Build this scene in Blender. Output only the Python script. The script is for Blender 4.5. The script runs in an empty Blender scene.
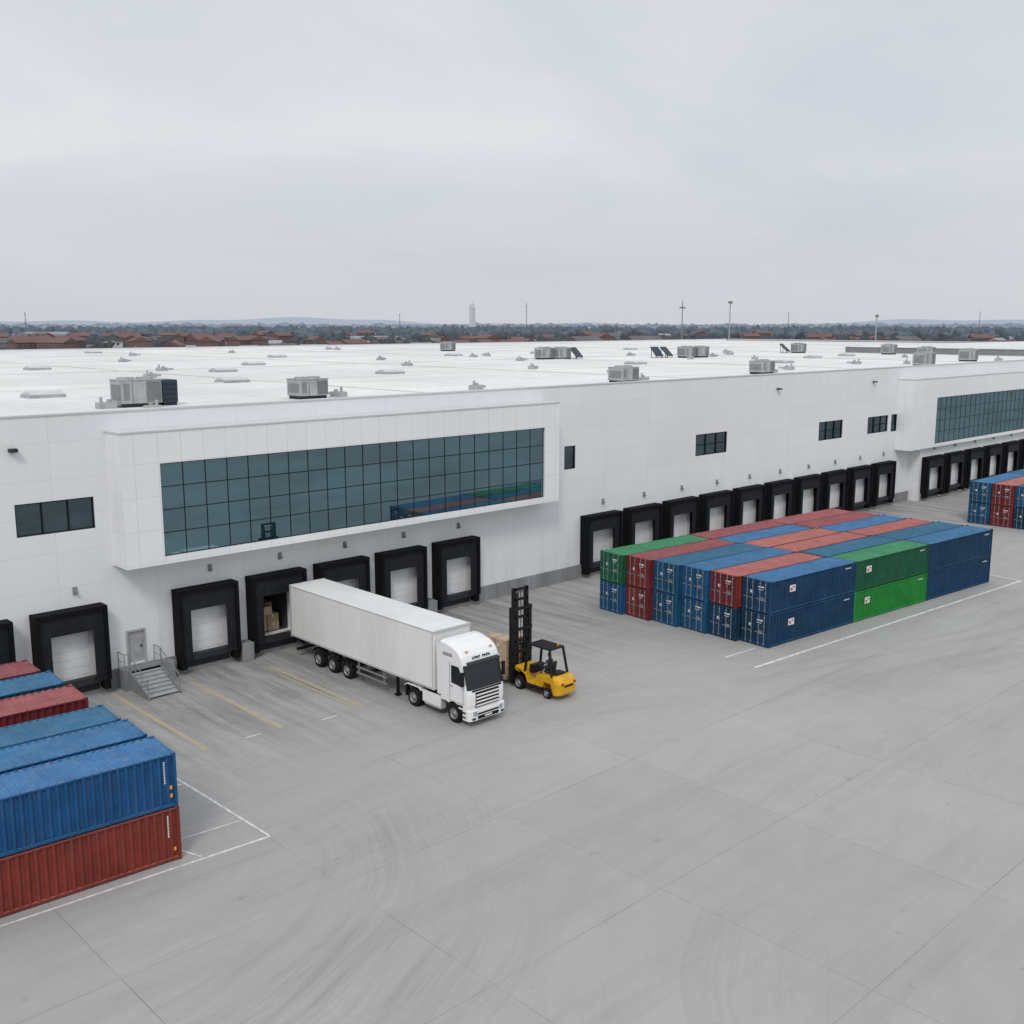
import bpy, bmesh, math, random
import numpy as np
from mathutils import Vector, Matrix
random.seed(7)
rng = np.random.default_rng(5)
scene = bpy.context.scene
COL = scene.collection
R = math.radians

# ------------------------------------------------------------------ materials
def newmat(name):
    m = bpy.data.materials.new(name); m.use_nodes = True
    nt = m.node_tree
    b = nt.nodes["Principled BSDF"]
    return m, nt, b
def N(nt, t, **kw):
    n = nt.nodes.new(t)
    for k, v in kw.items(): setattr(n, k, v)
    return n
def math_(nt, op, a, b=None, c=None):
    n = N(nt, "ShaderNodeMath", operation=op)
    for i, v in enumerate((a, b, c)):
        if v is None: continue
        if isinstance(v, (int, float)): n.inputs[i].default_value = v
        else: nt.links.new(v, n.inputs[i])
    return n.outputs[0]
def mixc(nt, fac, a, b):
    n = N(nt, "ShaderNodeMix", data_type='RGBA')
    if isinstance(fac, (int, float)): n.inputs[0].default_value = fac
    else: nt.links.new(fac, n.inputs[0])
    for i, v in ((6, a), (7, b)):
        if isinstance(v, (tuple, list)): n.inputs[i].default_value = (*v[:3], 1)
        else: nt.links.new(v, n.inputs[i])
    return n.outputs[2]
def noise(nt, vec, scale, detail=4, rough=0.55, dist=0.0):
    n = N(nt, "ShaderNodeTexNoise")
    n.inputs["Scale"].default_value = scale
    n.inputs["Detail"].default_value = detail
    n.inputs["Roughness"].default_value = rough
    n.inputs["Distortion"].default_value = dist
    if vec is not None: nt.links.new(vec, n.inputs["Vector"])
    return n.outputs["Fac"]
def ramp(nt, fac, stops):
    n = N(nt, "ShaderNodeValToRGB")
    cr = n.color_ramp
    while len(cr.elements) < len(stops): cr.elements.new(0.5)
    for e, (p, c) in zip(cr.elements, stops):
        e.position = p
        e.color = (c, c, c, 1) if isinstance(c, (int, float)) else (*c, 1)
    nt.links.new(fac, n.inputs[0])
    return n.outputs[0]
def mapping(nt, vec, scale=(1, 1, 1), loc=(0, 0, 0)):
    n = N(nt, "ShaderNodeMapping")
    n.inputs["Scale"].default_value = scale
    n.inputs["Location"].default_value = loc
    nt.links.new(vec, n.inputs["Vector"])
    return n.outputs[0]
def pos(nt): return N(nt, "ShaderNodeNewGeometry").outputs["Position"]

def simple(name, col, rough=0.6, metal=0.0, var=0.25, scale=1.5, spec=None, streak=False, rnd=0.0):
    m, nt, b = newmat(name)
    v = pos(nt)
    if streak: v = mapping(nt, v, (1, 1, 0.15))
    f = noise(nt, v, scale, 5, 0.6)
    f = ramp(nt, f, [(0.3, 0.0), (0.7, 1.0)])
    lo = tuple(c * (1 - var) for c in col)
    c = mixc(nt, f, lo, col)
    if rnd:
        oi = N(nt, "ShaderNodeObjectInfo"); hs = N(nt, "ShaderNodeHueSaturation")
        nt.links.new(math_(nt, 'MULTIPLY_ADD', oi.outputs["Random"], rnd, 1 - rnd / 2), hs.inputs["Value"])
        nt.links.new(c, hs.inputs["Color"]); c = hs.outputs[0]
    nt.links.new(c, b.inputs["Base Color"])
    b.inputs["Roughness"].default_value = rough
    b.inputs["Metallic"].default_value = metal
    if spec is not None: b.inputs["Specular IOR Level"].default_value = spec
    return m

def paint_container(name, col, faded):
    m, nt, b = newmat(name)
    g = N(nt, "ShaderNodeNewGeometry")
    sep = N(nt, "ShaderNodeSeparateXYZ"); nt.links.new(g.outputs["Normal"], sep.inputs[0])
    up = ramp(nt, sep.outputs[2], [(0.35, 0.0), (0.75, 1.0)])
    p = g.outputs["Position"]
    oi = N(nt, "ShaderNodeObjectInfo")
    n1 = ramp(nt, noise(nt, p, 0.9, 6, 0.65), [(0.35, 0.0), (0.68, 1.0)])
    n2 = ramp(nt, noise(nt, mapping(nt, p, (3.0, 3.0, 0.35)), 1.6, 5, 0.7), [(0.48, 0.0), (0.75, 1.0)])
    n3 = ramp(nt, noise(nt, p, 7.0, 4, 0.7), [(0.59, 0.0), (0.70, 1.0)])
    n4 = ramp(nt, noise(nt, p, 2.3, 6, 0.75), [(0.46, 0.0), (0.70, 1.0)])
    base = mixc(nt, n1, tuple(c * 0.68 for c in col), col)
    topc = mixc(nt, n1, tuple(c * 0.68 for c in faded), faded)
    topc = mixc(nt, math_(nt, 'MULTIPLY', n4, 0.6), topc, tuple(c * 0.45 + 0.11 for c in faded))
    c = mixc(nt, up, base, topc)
    dirt = tuple(0.5 * c_ + 0.045 for c_ in col)
    c = mixc(nt, math_(nt, 'MULTIPLY', n2, 0.45), c, dirt)
    c = mixc(nt, math_(nt, 'MULTIPLY', n3, 0.55), c, (0.10, 0.045, 0.025))
    hs = N(nt, "ShaderNodeHueSaturation")
    nt.links.new(math_(nt, 'MULTIPLY_ADD', oi.outputs["Random"], 0.5, 0.72), hs.inputs["Value"])
    nt.links.new(math_(nt, 'MULTIPLY_ADD', oi.outputs["Random"], 0.025, 0.482), hs.inputs["Hue"])
    nt.links.new(c, hs.inputs["Color"])
    nt.links.new(hs.outputs[0], b.inputs["Base Color"])
    b.inputs["Roughness"].default_value = 0.6
    b.inputs["Specular IOR Level"].default_value = 0.25
    return m

def panel_mat(name, col, px, pz, mortar=0.035, lstr=0.6, off=(0, 0, 0), rough=0.45, stain=0.10):
    m, nt, b = newmat(name)
    p = pos(nt)
    sep = N(nt, "ShaderNodeSeparateXYZ"); nt.links.new(p, sep.inputs[0])
    sx = math_(nt, 'ADD', sep.outputs[0], sep.outputs[1])
    def line(v, per, o, w):
        t = math_(nt, 'FRACT', math_(nt, 'DIVIDE', math_(nt, 'ADD', v, -o + 1000 * per), per))
        return math_(nt, 'LESS_THAN', t, w / per)
    lx = line(sx, px, off[0], mortar); lz = line(sep.outputs[2], pz, off[2], mortar)
    ln = math_(nt, 'MAXIMUM', lx, math_(nt, 'MULTIPLY', lz, 0.7))
    fx = math_(nt, 'FLOOR', math_(nt, 'DIVIDE', math_(nt, 'ADD', sx, -off[0]), px))
    fz = math_(nt, 'FLOOR', math_(nt, 'DIVIDE', math_(nt, 'ADD', sep.outputs[2], -off[2]), pz))
    cmb = N(nt, "ShaderNodeCombineXYZ"); nt.links.new(fx, cmb.inputs[0]); nt.links.new(fz, cmb.inputs[1])
    wn = N(nt, "ShaderNodeTexWhiteNoise"); nt.links.new(cmb.outputs[0], wn.inputs["Vector"])
    st = ramp(nt, noise(nt, mapping(nt, p, (1.2, 1.2, 0.12)), 1.0, 6, 0.65), [(0.45, 0.0), (0.8, 1.0)])
    big = ramp(nt, noise(nt, p, 0.06, 4), [(0.35, 0.0), (0.65, 1.0)])
    c = mixc(nt, math_(nt, 'MULTIPLY', wn.outputs["Value"], 0.5), col, tuple(x * 0.93 for x in col))
    c = mixc(nt, math_(nt, 'MULTIPLY', st, stain * 2.2), c, tuple(x * 0.68 for x in col))
    c = mixc(nt, math_(nt, 'MULTIPLY', big, 0.45), c, tuple(x * 0.86 for x in col))
    low = ramp(nt, math_(nt, 'DIVIDE', sep.outputs[2], 17.0), [(0.05, 1.0), (0.30, 0.0)])
    c = mixc(nt, math_(nt, 'MULTIPLY', low, math_(nt, 'MULTIPLY', st, 0.5)), c, tuple(x * 0.6 for x in col))
    c = mixc(nt, math_(nt, 'MULTIPLY', ln, lstr), c, tuple(x * 0.6 for x in col))
    nt.links.new(c, b.inputs["Base Color"])
    b.inputs["Roughness"].default_value = rough
    b.inputs["Specular IOR Level"].default_value = 0.3
    return m

def glass_mat(name, tint, refl=0.3, wob=0.0, gcol=(0.66, 0.84, 0.90)):
    m = bpy.data.materials.new(name); m.use_nodes = True
    nt = m.node_tree; nt.nodes.clear()
    out = N(nt, "ShaderNodeOutputMaterial")
    d = N(nt, "ShaderNodeBsdfDiffuse"); g = N(nt, "ShaderNodeBsdfGlossy")
    p = pos(nt)
    n = ramp(nt, noise(nt, mapping(nt, p, (.16, .16, .6)), 1.0, 4, .6), [(0.38, 0.0), (0.62, 1.0)])
    nt.links.new(mixc(nt, n, tuple(c * 0.2 for c in tint), tint), d.inputs[0])
    g.inputs["Roughness"].default_value = 0.015
    g.inputs["Color"].default_value = (*gcol, 1)
    if wob:
        bp = N(nt, "ShaderNodeBump"); bp.inputs["Strength"].default_value = wob
        bp.inputs["Distance"].default_value = 0.05
        nt.links.new(noise(nt, p, 0.5, 2), bp.inputs["Height"])
        nt.links.new(bp.outputs[0], g.inputs["Normal"])
    lw = N(nt, "ShaderNodeLayerWeight"); lw.inputs[0].default_value = 0.25
    fac = math_(nt, 'MULTIPLY_ADD', math_(nt, 'POWER', lw.outputs["Facing"], 3.0), 0.5, refl)
    mx = N(nt, "ShaderNodeMixShader")
    nt.links.new(fac, mx.inputs[0]); nt.links.new(d.outputs[0], mx.inputs[1]); nt.links.new(g.outputs[0], mx.inputs[2])
    nt.links.new(mx.outputs[0], out.inputs[0])
    return m

M = {}
M['wall'] = panel_mat('white_wall_panel', (0.80, 0.81, 0.83), 6.0, 2.15, 0.045, 0.36, (0.4, 0, 0.3), 0.5, 0.07)
M['bay'] = panel_mat('white_bay_panel', (0.83, 0.84, 0.855), 1.48, 2.02, 0.035, 0.6, (28.1 + 59.9, 0, 13.9 - 2.02 * 6), 0.4, 0.03)
M['plinth'] = simple('plinth_concrete', (0.29, 0.30, 0.31), 0.85, 0, 0.4, 0.8, streak=True)
M['coping'] = simple('metal_coping', (0.62, 0.63, 0.64), 0.4, 0.1, 0.12, 0.5)
M['black'] = simple('black_rubber', (0.008, 0.009, 0.010), 0.8, 0, 0.4, 2, 0.12)
M['curtain'] = simple('dark_dock_curtain', (0.018, 0.020, 0.025), 0.7, 0, 0.4, 1.5, 0.2)
M['dockdoor'] = simple('pale_shutter', (0.78, 0.79, 0.80), 0.5, 0, 0.15, 0.7)
M['glass'] = glass_mat('teal_glazing', (0.022, 0.058, 0.072), 0.30, 0.03, (0.50, 0.74, 0.84))
M['glass2'] = glass_mat('dark_window_glass', (0.03, 0.045, 0.055), 0.14, 0, (.55, .75, .85))
M['mullion'] = simple('dark_mullion', (0.012, 0.018, 0.023), 0.5, 0.1, 0.2, 2, 0.2)
M['metal'] = simple('galvanised_metal', (0.38, 0.40, 0.41), 0.45, 0.6, 0.25, 3)
M['greypaint'] = simple('grey_paint', (0.42, 0.43, 0.44), 0.55, 0, 0.25, 1.3)
M['midgrey'] = simple('mid_grey_paint', (0.24, 0.25, 0.26), 0.6, 0, 0.25, 1.3)
M['lightgrey'] = simple('light_grey_casing', (0.44, 0.45, 0.455), 0.5, 0.1, 0.3, 1.3)
M['darkgrey'] = simple('dark_grey_metal', (0.035, 0.038, 0.042), 0.6, 0.1, 0.35, 3, 0.3)
M['navy'] = simple('navy_casing', (0.025, 0.045, 0.07), 0.5, 0.1, 0.3, 2)
M['truckwhite'] = simple('white_truck_paint', (0.80, 0.80, 0.80), 0.25, 0, 0.05, 0.8)
M['trailerwhite'] = simple('white_trailer_skin', (0.80, 0.80, 0.78), 0.38, 0, 0.12, 0.7, streak=True)
M['trailerrail'] = simple('trailer_rail_metal', (0.60, 0.60, 0.59), 0.4, 0.2, 0.15, 0.9)
M['tyre'] = simple('tyre_rubber', (0.015, 0.015, 0.016), 0.85, 0, 0.4, 6, 0.2)
M['rim'] = simple('steel_rim', (0.30, 0.31, 0.32), 0.4, 0.4, 0.25, 6)
M['chassis'] = simple('chassis_black', (0.012, 0.012, 0.014), 0.6, 0.1, 0.4, 4, 0.3)
M['truckglass'] = glass_mat('cab_glass', (0.006, 0.009, 0.012), 0.06, 0, (.8, .88, .95))
M['lamp'] = simple('lamp_lens', (0.42, 0.46, 0.50), 0.1, 0.2, 0.3, 8)
M['orange'] = simple('amber_lens', (0.80, 0.28, 0.02), 0.25, 0, 0.1, 8)
M['redlens'] = simple('red_lens', (0.45, 0.02, 0.02), 0.25, 0, 0.1, 8)
M['yellow'] = simple('yellow_forklift_paint', (0.74, 0.40, 0.010), 0.38, 0, 0.28, 1.8)
M['seat'] = simple('black_vinyl', (0.02, 0.02, 0.02), 0.5, 0, 0.2, 5)
M['card'] = simple('brown_cardboard', (0.42, 0.31, 0.205), 0.85, 0, 0.2, 1.3, rnd=0.9)
M['tape'] = simple('packing_tape', (0.62, 0.54, 0.42), 0.35, 0, 0.1, 3)
M['wood'] = simple('pallet_wood', (0.36, 0.25, 0.14), 0.85, 0, 0.35, 6)
M['white'] = simple('white_marking', (0.70, 0.71, 0.72), 0.5, 0, 0.2, 3)
M['redmark'] = simple('red_marking', (0.55, 0.03, 0.03), 0.5, 0, 0.1, 3)
M['orangemark'] = simple('orange_marking', (0.80, 0.33, 0.03), 0.5, 0, 0.1, 3)
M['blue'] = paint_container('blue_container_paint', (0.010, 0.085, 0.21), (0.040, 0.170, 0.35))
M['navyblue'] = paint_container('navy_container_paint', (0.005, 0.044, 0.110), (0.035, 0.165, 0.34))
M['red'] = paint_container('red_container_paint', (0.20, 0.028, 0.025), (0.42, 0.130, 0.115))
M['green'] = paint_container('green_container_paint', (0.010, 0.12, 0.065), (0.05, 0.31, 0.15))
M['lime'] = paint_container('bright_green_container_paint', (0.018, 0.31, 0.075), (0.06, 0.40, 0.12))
M['skin'] = simple('skin', (0.45, 0.28, 0.2), 0.5, 0, 0.1, 5)
M['jacket'] = simple('dark_work_jacket', (0.045, 0.055, 0.08), 0.8, 0, 0.3, 5)
M['trousers'] = simple('dark_trousers', (0.02, 0.02, 0.025), 0.8, 0, 0.3, 5)
M['hair'] = simple('dark_hair', (0.02, 0.015, 0.012), 0.7, 0, 0.3, 9)
M['skylight'] = simple('skylight_dome', (0.58, 0.60, 0.60), 0.3, 0, 0.2, 2)
M['interior'] = simple('dock_interior', (0.07, 0.065, 0.06), 0.8, 0, 0.3, 1)

def roof_mat():
    m, nt, b = newmat('white_roof_membrane')
    p = pos(nt); sep = N(nt, "ShaderNodeSeparateXYZ"); nt.links.new(p, sep.inputs[0])
    n1 = ramp(nt, noise(nt, mapping(nt, p, (0.5, 0.12, 1)), 0.25, 6, 0.65), [(0.4, 0.0), (0.75, 1.0)])
    n2 = ramp(nt, noise(nt, p, 0.028, 6, 0.65), [(0.42, 0.0), (0.60, 1.0)])
    n3 = ramp(nt, noise(nt, p, 0.35, 6, 0.7), [(0.52, 0.0), (0.75, 1.0)])
    n4 = ramp(nt, noise(nt, mapping(nt, p, (0.02, 0.22, 1)), 1.0, 5, 0.7), [(0.50, 0.0), (0.72, 1.0)])
    def line(v, per, w):
        return math_(nt, 'LESS_THAN', math_(nt, 'FRACT', math_(nt, 'DIVIDE', math_(nt, 'ADD', v, 4000.0), per)), w / per)
    l1 = line(sep.outputs[0], 12.0, 0.2); l2 = line(sep.outputs[1], 24.0, 0.5)
    l3 = line(sep.outputs[0], 2.0, 0.06)
    c = mixc(nt, n1, (0.78, 0.772, 0.75), (0.68, 0.675, 0.655))
    c = mixc(nt, math_(nt, 'MULTIPLY', n2, 0.50), c, (0.56, 0.555, 0.54))
    c = mixc(nt, math_(nt, 'MULTIPLY', n4, 0.35), c, (0.48, 0.475, 0.46))
    c = mixc(nt, math_(nt, 'MULTIPLY', n3, 0.4), c, (0.46, 0.46, 0.445))
    c = mixc(nt, math_(nt, 'MULTIPLY', math_(nt, 'MAXIMUM', l1, l2), 0.3), c, (0.42, 0.42, 0.42))
    c = mixc(nt, math_(nt, 'MULTIPLY', l3, 0.15), c, (0.40, 0.40, 0.40))
    nt.links.new(c, b.inputs["Base Color"]); b.inputs["Roughness"].default_value = 0.7
    b.inputs["Specular IOR Level"].default_value = 0.2
    return m
M['roof'] = roof_mat()

def ground_mat():
    m, nt, b = newmat('yard_concrete')
    p = pos(nt); sep = N(nt, "ShaderNodeSeparateXYZ"); nt.links.new(p, sep.inputs[0])
    X, Y = sep.outputs[0], sep.outputs[1]
    wob = math_(nt, 'MULTIPLY_ADD', noise(nt, p, 0.12, 2), 0.10, -0.05)
    def line(v, per, o, w):
        t = math_(nt, 'FRACT', math_(nt, 'DIVIDE', math_(nt, 'ADD', math_(nt, 'ADD', v, wob), 9000.0 - o), per))
        return math_(nt, 'LESS_THAN', t, w / per)
    j = math_(nt, 'MAXIMUM', line(X, 9.0, 4.0, 0.045), line(Y, 9.0, 6.0, 0.045))
    j2 = math_(nt, 'MAXIMUM', line(X, 4.5, 4.0, 0.025), line(Y, 4.5, 6.0, 0.025))
    fx = math_(nt, 'FLOOR', math_(nt, 'DIVIDE', math_(nt, 'ADD', X, 9000.0 - 4.0), 9.0))
    fy = math_(nt, 'FLOOR', math_(nt, 'DIVIDE', math_(nt, 'ADD', Y, 9000.0 - 6.0), 9.0))
    cmb = N(nt, "ShaderNodeCombineXYZ"); nt.links.new(fx, cmb.inputs[0]); nt.links.new(fy, cmb.inputs[1])
    wn = N(nt, "ShaderNodeTexWhiteNoise"); nt.links.new(cmb.outputs[0], wn.inputs["Vector"])
    big = ramp(nt, noise(nt, p, 0.045, 6, 0.6), [(0.3, 0.0), (0.7, 1.0)])
    mid = ramp(nt, noise(nt, p, 0.40, 8, 0.72), [(0.3, 0.0), (0.75, 1.0)])
    fine = noise(nt, p, 9.0, 6, 0.75)
    c = mixc(nt, big, (0.350, 0.341, 0.330), (0.415, 0.405, 0.392))
    c = mixc(nt, math_(nt, 'MULTIPLY', mid, 0.45), c, (0.30, 0.292, 0.284))
    c = mixc(nt, math_(nt, 'MULTIPLY', wn.outputs["Value"], 0.20), c, (0.27, 0.264, 0.258))
    c = mixc(nt, math_(nt, 'MULTIPLY', ramp(nt, fine, [(0.35, 0.0), (0.75, 1.0)]), 0.20), c, (0.50, 0.492, 0.48))
    def arcs(cx, cy, r0, r1, freq, strength, c, seed, lo=.48, hi=.70, dark=.15):
        dx = math_(nt, 'ADD', X, -cx); dy = math_(nt, 'ADD', Y, -cy)
        r = math_(nt, 'SQRT', math_(nt, 'ADD', math_(nt, 'MULTIPLY', dx, dx), math_(nt, 'MULTIPLY', dy, dy)))
        r = math_(nt, 'ADD', r, math_(nt, 'MULTIPLY', noise(nt, p, 0.05, 2), 6.0))
        a = math_(nt, 'ARCTAN2', dy, dx)
        v = N(nt, "ShaderNodeCombineXYZ")
        nt.links.new(math_(nt, 'MULTIPLY', r, freq), v.inputs[0])
        nt.links.new(math_(nt, 'MULTIPLY', a, 1.4), v.inputs[1])
        v.inputs[2].default_value = seed
        n = ramp(nt, noise(nt, v.outputs[0], 1.0, 7, 0.75, 0.15), [(lo, 0.0), (hi, 1.0)])
        rm = ramp(nt, math_(nt, 'DIVIDE', math_(nt, 'ADD', r, -r0 - 3.0), (r1 - r0)), [(0.0, 0.0), (0.4, 1.0), (0.6, 1.0), (1.0, 0.0)])
        br = ramp(nt, noise(nt, p, 0.08, 3), [(0.40, 0.0), (0.62, 1.0)])
        f = math_(nt, 'MULTIPLY', math_(nt, 'MULTIPLY', n, rm), math_(nt, 'MULTIPLY', math_(nt, 'MULTIPLY_ADD', br, 0.85, 0.15), strength))
        return mixc(nt, f, c, (dark, dark, dark))
    c = arcs(11.0, 43.5, 9, 26, 1.5, 0.40, c, 1.3)
    c = arcs(12.5, 44.5, 13, 24, 4.0, 0.42, c, 2.2)
    c = arcs(20.0, 62.0, 10, 32, 1.4, 0.32, c, 3.7)
    c = arcs(60.0, -30.0, 40, 76, 0.9, 0.20, c, 7.7)
    c = arcs(95.0, 120.0, 70, 110, 0.8, 0.28, c, 9.9)
    sw = ramp(nt, noise(nt, mapping(nt, p, (0.03, 0.40, 1)), 1.0, 7, 0.75, 0.4), [(0.48, 0.0), (0.72, 1.0)])
    c = mixc(nt, math_(nt, 'MULTIPLY', sw, 0.30), c, (0.21, 0.207, 0.203))
    near = ramp(nt, math_(nt, 'DIVIDE', Y, 100.0), [(0.42, 0.0), (0.54, 1.0), (0.62, 1.0)])
    dk = ramp(nt, noise(nt, mapping(nt, p, (1.1, 0.09, 1)), 1.0, 5, 0.7), [(0.40, 0.0), (0.66, 1.0)])
    c = mixc(nt, math_(nt, 'MULTIPLY', math_(nt, 'MULTIPLY', near, dk), 0.7), c, (0.14, 0.14, 0.138))
    spots = ramp(nt, noise(nt, p, 1.1, 3, 0.5), [(0.69, 0.0), (0.75, 1.0)])
    c = mixc(nt, math_(nt, 'MULTIPLY', spots, 0.25), c, (0.17, 0.168, 0.165))
    br = ramp(nt, noise(nt, p, 0.2, 3), [(0.35, 0.15), (0.65, 1.0)])
    c = mixc(nt, math_(nt, 'MULTIPLY', math_(nt, 'MULTIPLY', j, br), 0.50), c, (0.15, 0.15, 0.145))
    c = mixc(nt, math_(nt, 'MULTIPLY', math_(nt, 'MULTIPLY', j2, br), 0.25), c, (0.18, 0.18, 0.175))
    d = math_(nt, 'MAXIMUM', math_(nt, 'ADD', Y, -300.0), math_(nt, 'ADD', X, -420.0))
    out = ramp(nt, math_(nt, 'DIVIDE', d, 30.0), [(0.0, 0.0), (1.0, 1.0)])
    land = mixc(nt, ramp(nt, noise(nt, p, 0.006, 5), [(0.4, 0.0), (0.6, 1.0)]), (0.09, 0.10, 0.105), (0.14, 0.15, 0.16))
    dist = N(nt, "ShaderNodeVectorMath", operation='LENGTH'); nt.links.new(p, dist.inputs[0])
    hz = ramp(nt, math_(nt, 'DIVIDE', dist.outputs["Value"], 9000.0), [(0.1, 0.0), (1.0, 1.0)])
    land = mixc(nt, hz, land, (0.30, 0.345, 0.40))  # aerial haze painted into the land colour, stronger with distance
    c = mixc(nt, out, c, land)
    nt.links.new(c, b.inputs["Base Color"])
    b.inputs["Roughness"].default_value = 0.8
    b.inputs["Specular IOR Level"].default_value = 0.25
    bp = N(nt, "ShaderNodeBump"); bp.inputs["Strength"].default_value = 0.12; bp.inputs["Distance"].default_value = 0.02
    nt.links.new(fine, bp.inputs["Height"]); nt.links.new(bp.outputs[0], b.inputs["Normal"])
    return m
M['ground'] = ground_mat()
def worn_paint(name, col, cover, under):
    m, nt, b = newmat(name)
    p = pos(nt)
    f = ramp(nt, noise(nt, p, 2.2, 6, 0.75), [(cover - 0.12, 0.0), (cover + 0.12, 1.0)])
    c = mixc(nt, f, col, under)
    nt.links.new(c, b.inputs["Base Color"]); b.inputs["Roughness"].default_value = 0.8
    return m
M['whiteline'] = worn_paint('worn_white_line', (0.70, 0.70, 0.69), 0.56, (.38, .372, .36))
M['yellowline'] = worn_paint('worn_yellow_line', (0.44, 0.36, 0.22), 0.54, (.34, .325, .29))
def land_mat(name, a, b_, sc):
    m, nt, b = newmat(name)
    c = mixc(nt, ramp(nt, noise(nt, pos(nt), sc, 4, 0.7), [(0.35, 0.0), (0.65, 1.0)]), a, b_)
    nt.links.new(c, b.inputs["Base Color"]); b.inputs["Roughness"].default_value = 0.9
    b.inputs["Specular IOR Level"].default_value = 0.1
    return m
M['wood1'] = land_mat('near_wood_hazed', (0.050, 0.060, 0.070), (0.090, 0.100, 0.110), 0.08)  # wood colours include painted air haze, paler and bluer per band
M['wood2'] = land_mat('middle_wood_hazed', (0.090, 0.112, 0.140), (0.13, 0.155, 0.185), 0.03)
M['wood3'] = land_mat('far_wood_hazed', (0.19, 0.235, 0.29), (0.24, 0.29, 0.35), 0.01)
M['hill'] = land_mat('hazy_hill', (0.48, 0.525, 0.59), (0.50, 0.545, 0.61), 0.002)  # hill and tower: pale blue-grey base colour stands in for air haze
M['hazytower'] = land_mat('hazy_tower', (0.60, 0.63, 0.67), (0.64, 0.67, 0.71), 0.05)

# ------------------------------------------------------------------ mesh builder
class MB:
    def __init__(s): s.v = []; s.f = []; s.m = []; s.sm = []
    def add(s, vs, fs, mi=0, smooth=False):
        o = len(s.v); s.v += [tuple(v) for v in vs]
        for f in fs: s.f.append(tuple(i + o for i in f)); s.m.append(mi); s.sm.append(smooth)
    def box(s, x0, x1, y0, y1, z0, z1, mi=0):
        vs = [(x0,y0,z0),(x1,y0,z0),(x1,y1,z0),(x0,y1,z0),(x0,y0,z1),(x1,y0,z1),(x1,y1,z1),(x0,y1,z1)]
        s.add(vs, [(0,3,2,1),(4,5,6,7),(0,1,5,4),(1,2,6,5),(2,3,7,6),(3,0,4,7)], mi)
    def quad(s, a, b, c, d, mi=0): s.add([a, b, c, d], [(0, 1, 2, 3)], mi)
    def cyl(s, p0, p1, r, n=10, mi=0, r1=None, caps=True):
        p0 = Vector(p0); p1 = Vector(p1); r1 = r if r1 is None else r1
        d = (p1 - p0).normalized()
        a = d.orthogonal().normalized(); b = d.cross(a)
        vs = []
        for k in range(n):
            t = 2 * math.pi * k / n; w = a * math.cos(t) + b * math.sin(t)
            vs.append(p0 + w * r); vs.append(p1 + w * r1)
        fs = [(2*k, (2*k+2) % (2*n), (2*k+3) % (2*n), 2*k+1) for k in range(n)]
        s.add(vs, fs, mi, n > 6)
        if caps:
            s.add([vs[2*k] for k in range(n)], [tuple(range(n))[::-1]], mi)
            s.add([vs[2*k+1] for k in range(n)], [tuple(range(n))], mi)
    def lathe_x(s, c, prof, n=24, mi=0):
        vs = []; m = len(prof)
        for k in range(n):
            t = 2 * math.pi * k / n
            for (x, r) in prof: vs.append((c[0] + x, c[1] + r * math.cos(t), c[2] + r * math.sin(t)))
        fs = []
        for k in range(n):
            k2 = (k + 1) % n
            for i in range(m - 1): fs.append((k*m+i, k*m+i+1, k2*m+i+1, k2*m+i))
        s.add(vs, fs, mi, True)
    def loft_x(s, prof, secs, thr, mi=0, top=None):
        # closed (y,z) profile swept over x; front points (y<thr) pushed back by each section's offset
        n = len(prof); vs = []
        for (x, off) in secs:
            for (y, z) in prof:
                zz = z
                if top and z > top: zz = z - off * .55 * min(1, (z - top) / .3)
                vs.append((x, y + (off * min(1, (thr - y) / max(thr, .01) * 1.4) if y < thr else 0), zz))
        fs = []
        for q in range(len(secs) - 1):
            a, c = q * n, (q + 1) * n
            fs += [(a + i, a + (i+1) % n, c + (i+1) % n, c + i) for i in range(n)]
        fs.append(tuple(range(n))[::-1]); fs.append(tuple(range((len(secs)-1) * n, len(secs) * n)))
        s.add(vs, fs, mi)
    def prism_x(s, prof, x0, x1, mi=0): s.loft_x(prof, [(x0, 0), (x1, 0)], -99, mi)
    def mesh(s, name, mats):
        me = bpy.data.meshes.new(name); me.from_pydata(s.v, [], s.f)
        for m in mats: me.materials.append(m)
        me.polygons.foreach_set("material_index", s.m)
        me.polygons.foreach_set("use_smooth", s.sm)
        me.update()
        bm = bmesh.new(); bm.from_mesh(me); bmesh.ops.recalc_face_normals(bm, faces=bm.faces); bm.to_mesh(me); bm.free()
        return me
def link(o, parent=None, loc=None):
    COL.objects.link(o)
    if parent is not None: o.parent = parent
    if loc is not None: o.location = loc
    return o
def part(name, mb, mats, parent, loc=(0, 0, 0), bevel=0, seg=2, label=None):
    me = mb.mesh(name, mats) if isinstance(mb, MB) else mb
    o = bpy.data.objects.new(name, me); link(o, parent, loc)
    if bevel:
        b = o.modifiers.new("bevel", 'BEVEL'); b.width = bevel; b.segments = seg; b.limit_method = 'ANGLE'; b.angle_limit = R(35)
    if label: o["label"] = label
    return o
def thing(name, label, category, loc=(0, 0, 0), rot=0.0, group=None, mesh=None):
    o = bpy.data.objects.new(name, mesh); link(o, None, loc)
    o.rotation_euler = (0, 0, rot)
    o["label"] = label; o["category"] = category
    if group: o["group"] = group
    return o
def copy_thing(src, loc, rot=None, label=None):
    n = src.copy(); COL.objects.link(n); n.location = loc
    if rot is not None: n.rotation_euler = (0, 0, rot)
    if label: n["label"] = label
    def rec(a, b):
        for ch in list(a.children):
            c = ch.copy(); COL.objects.link(c); c.parent = b
            c.matrix_parent_inverse = ch.matrix_parent_inverse
            rec(ch, c)
    rec(src, n)
    return n
def structure(name, mb, mats):
    o = bpy.data.objects.new(name, mb.mesh(name, mats)); COL.objects.link(o); o["kind"] = "structure"; return o

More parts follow.
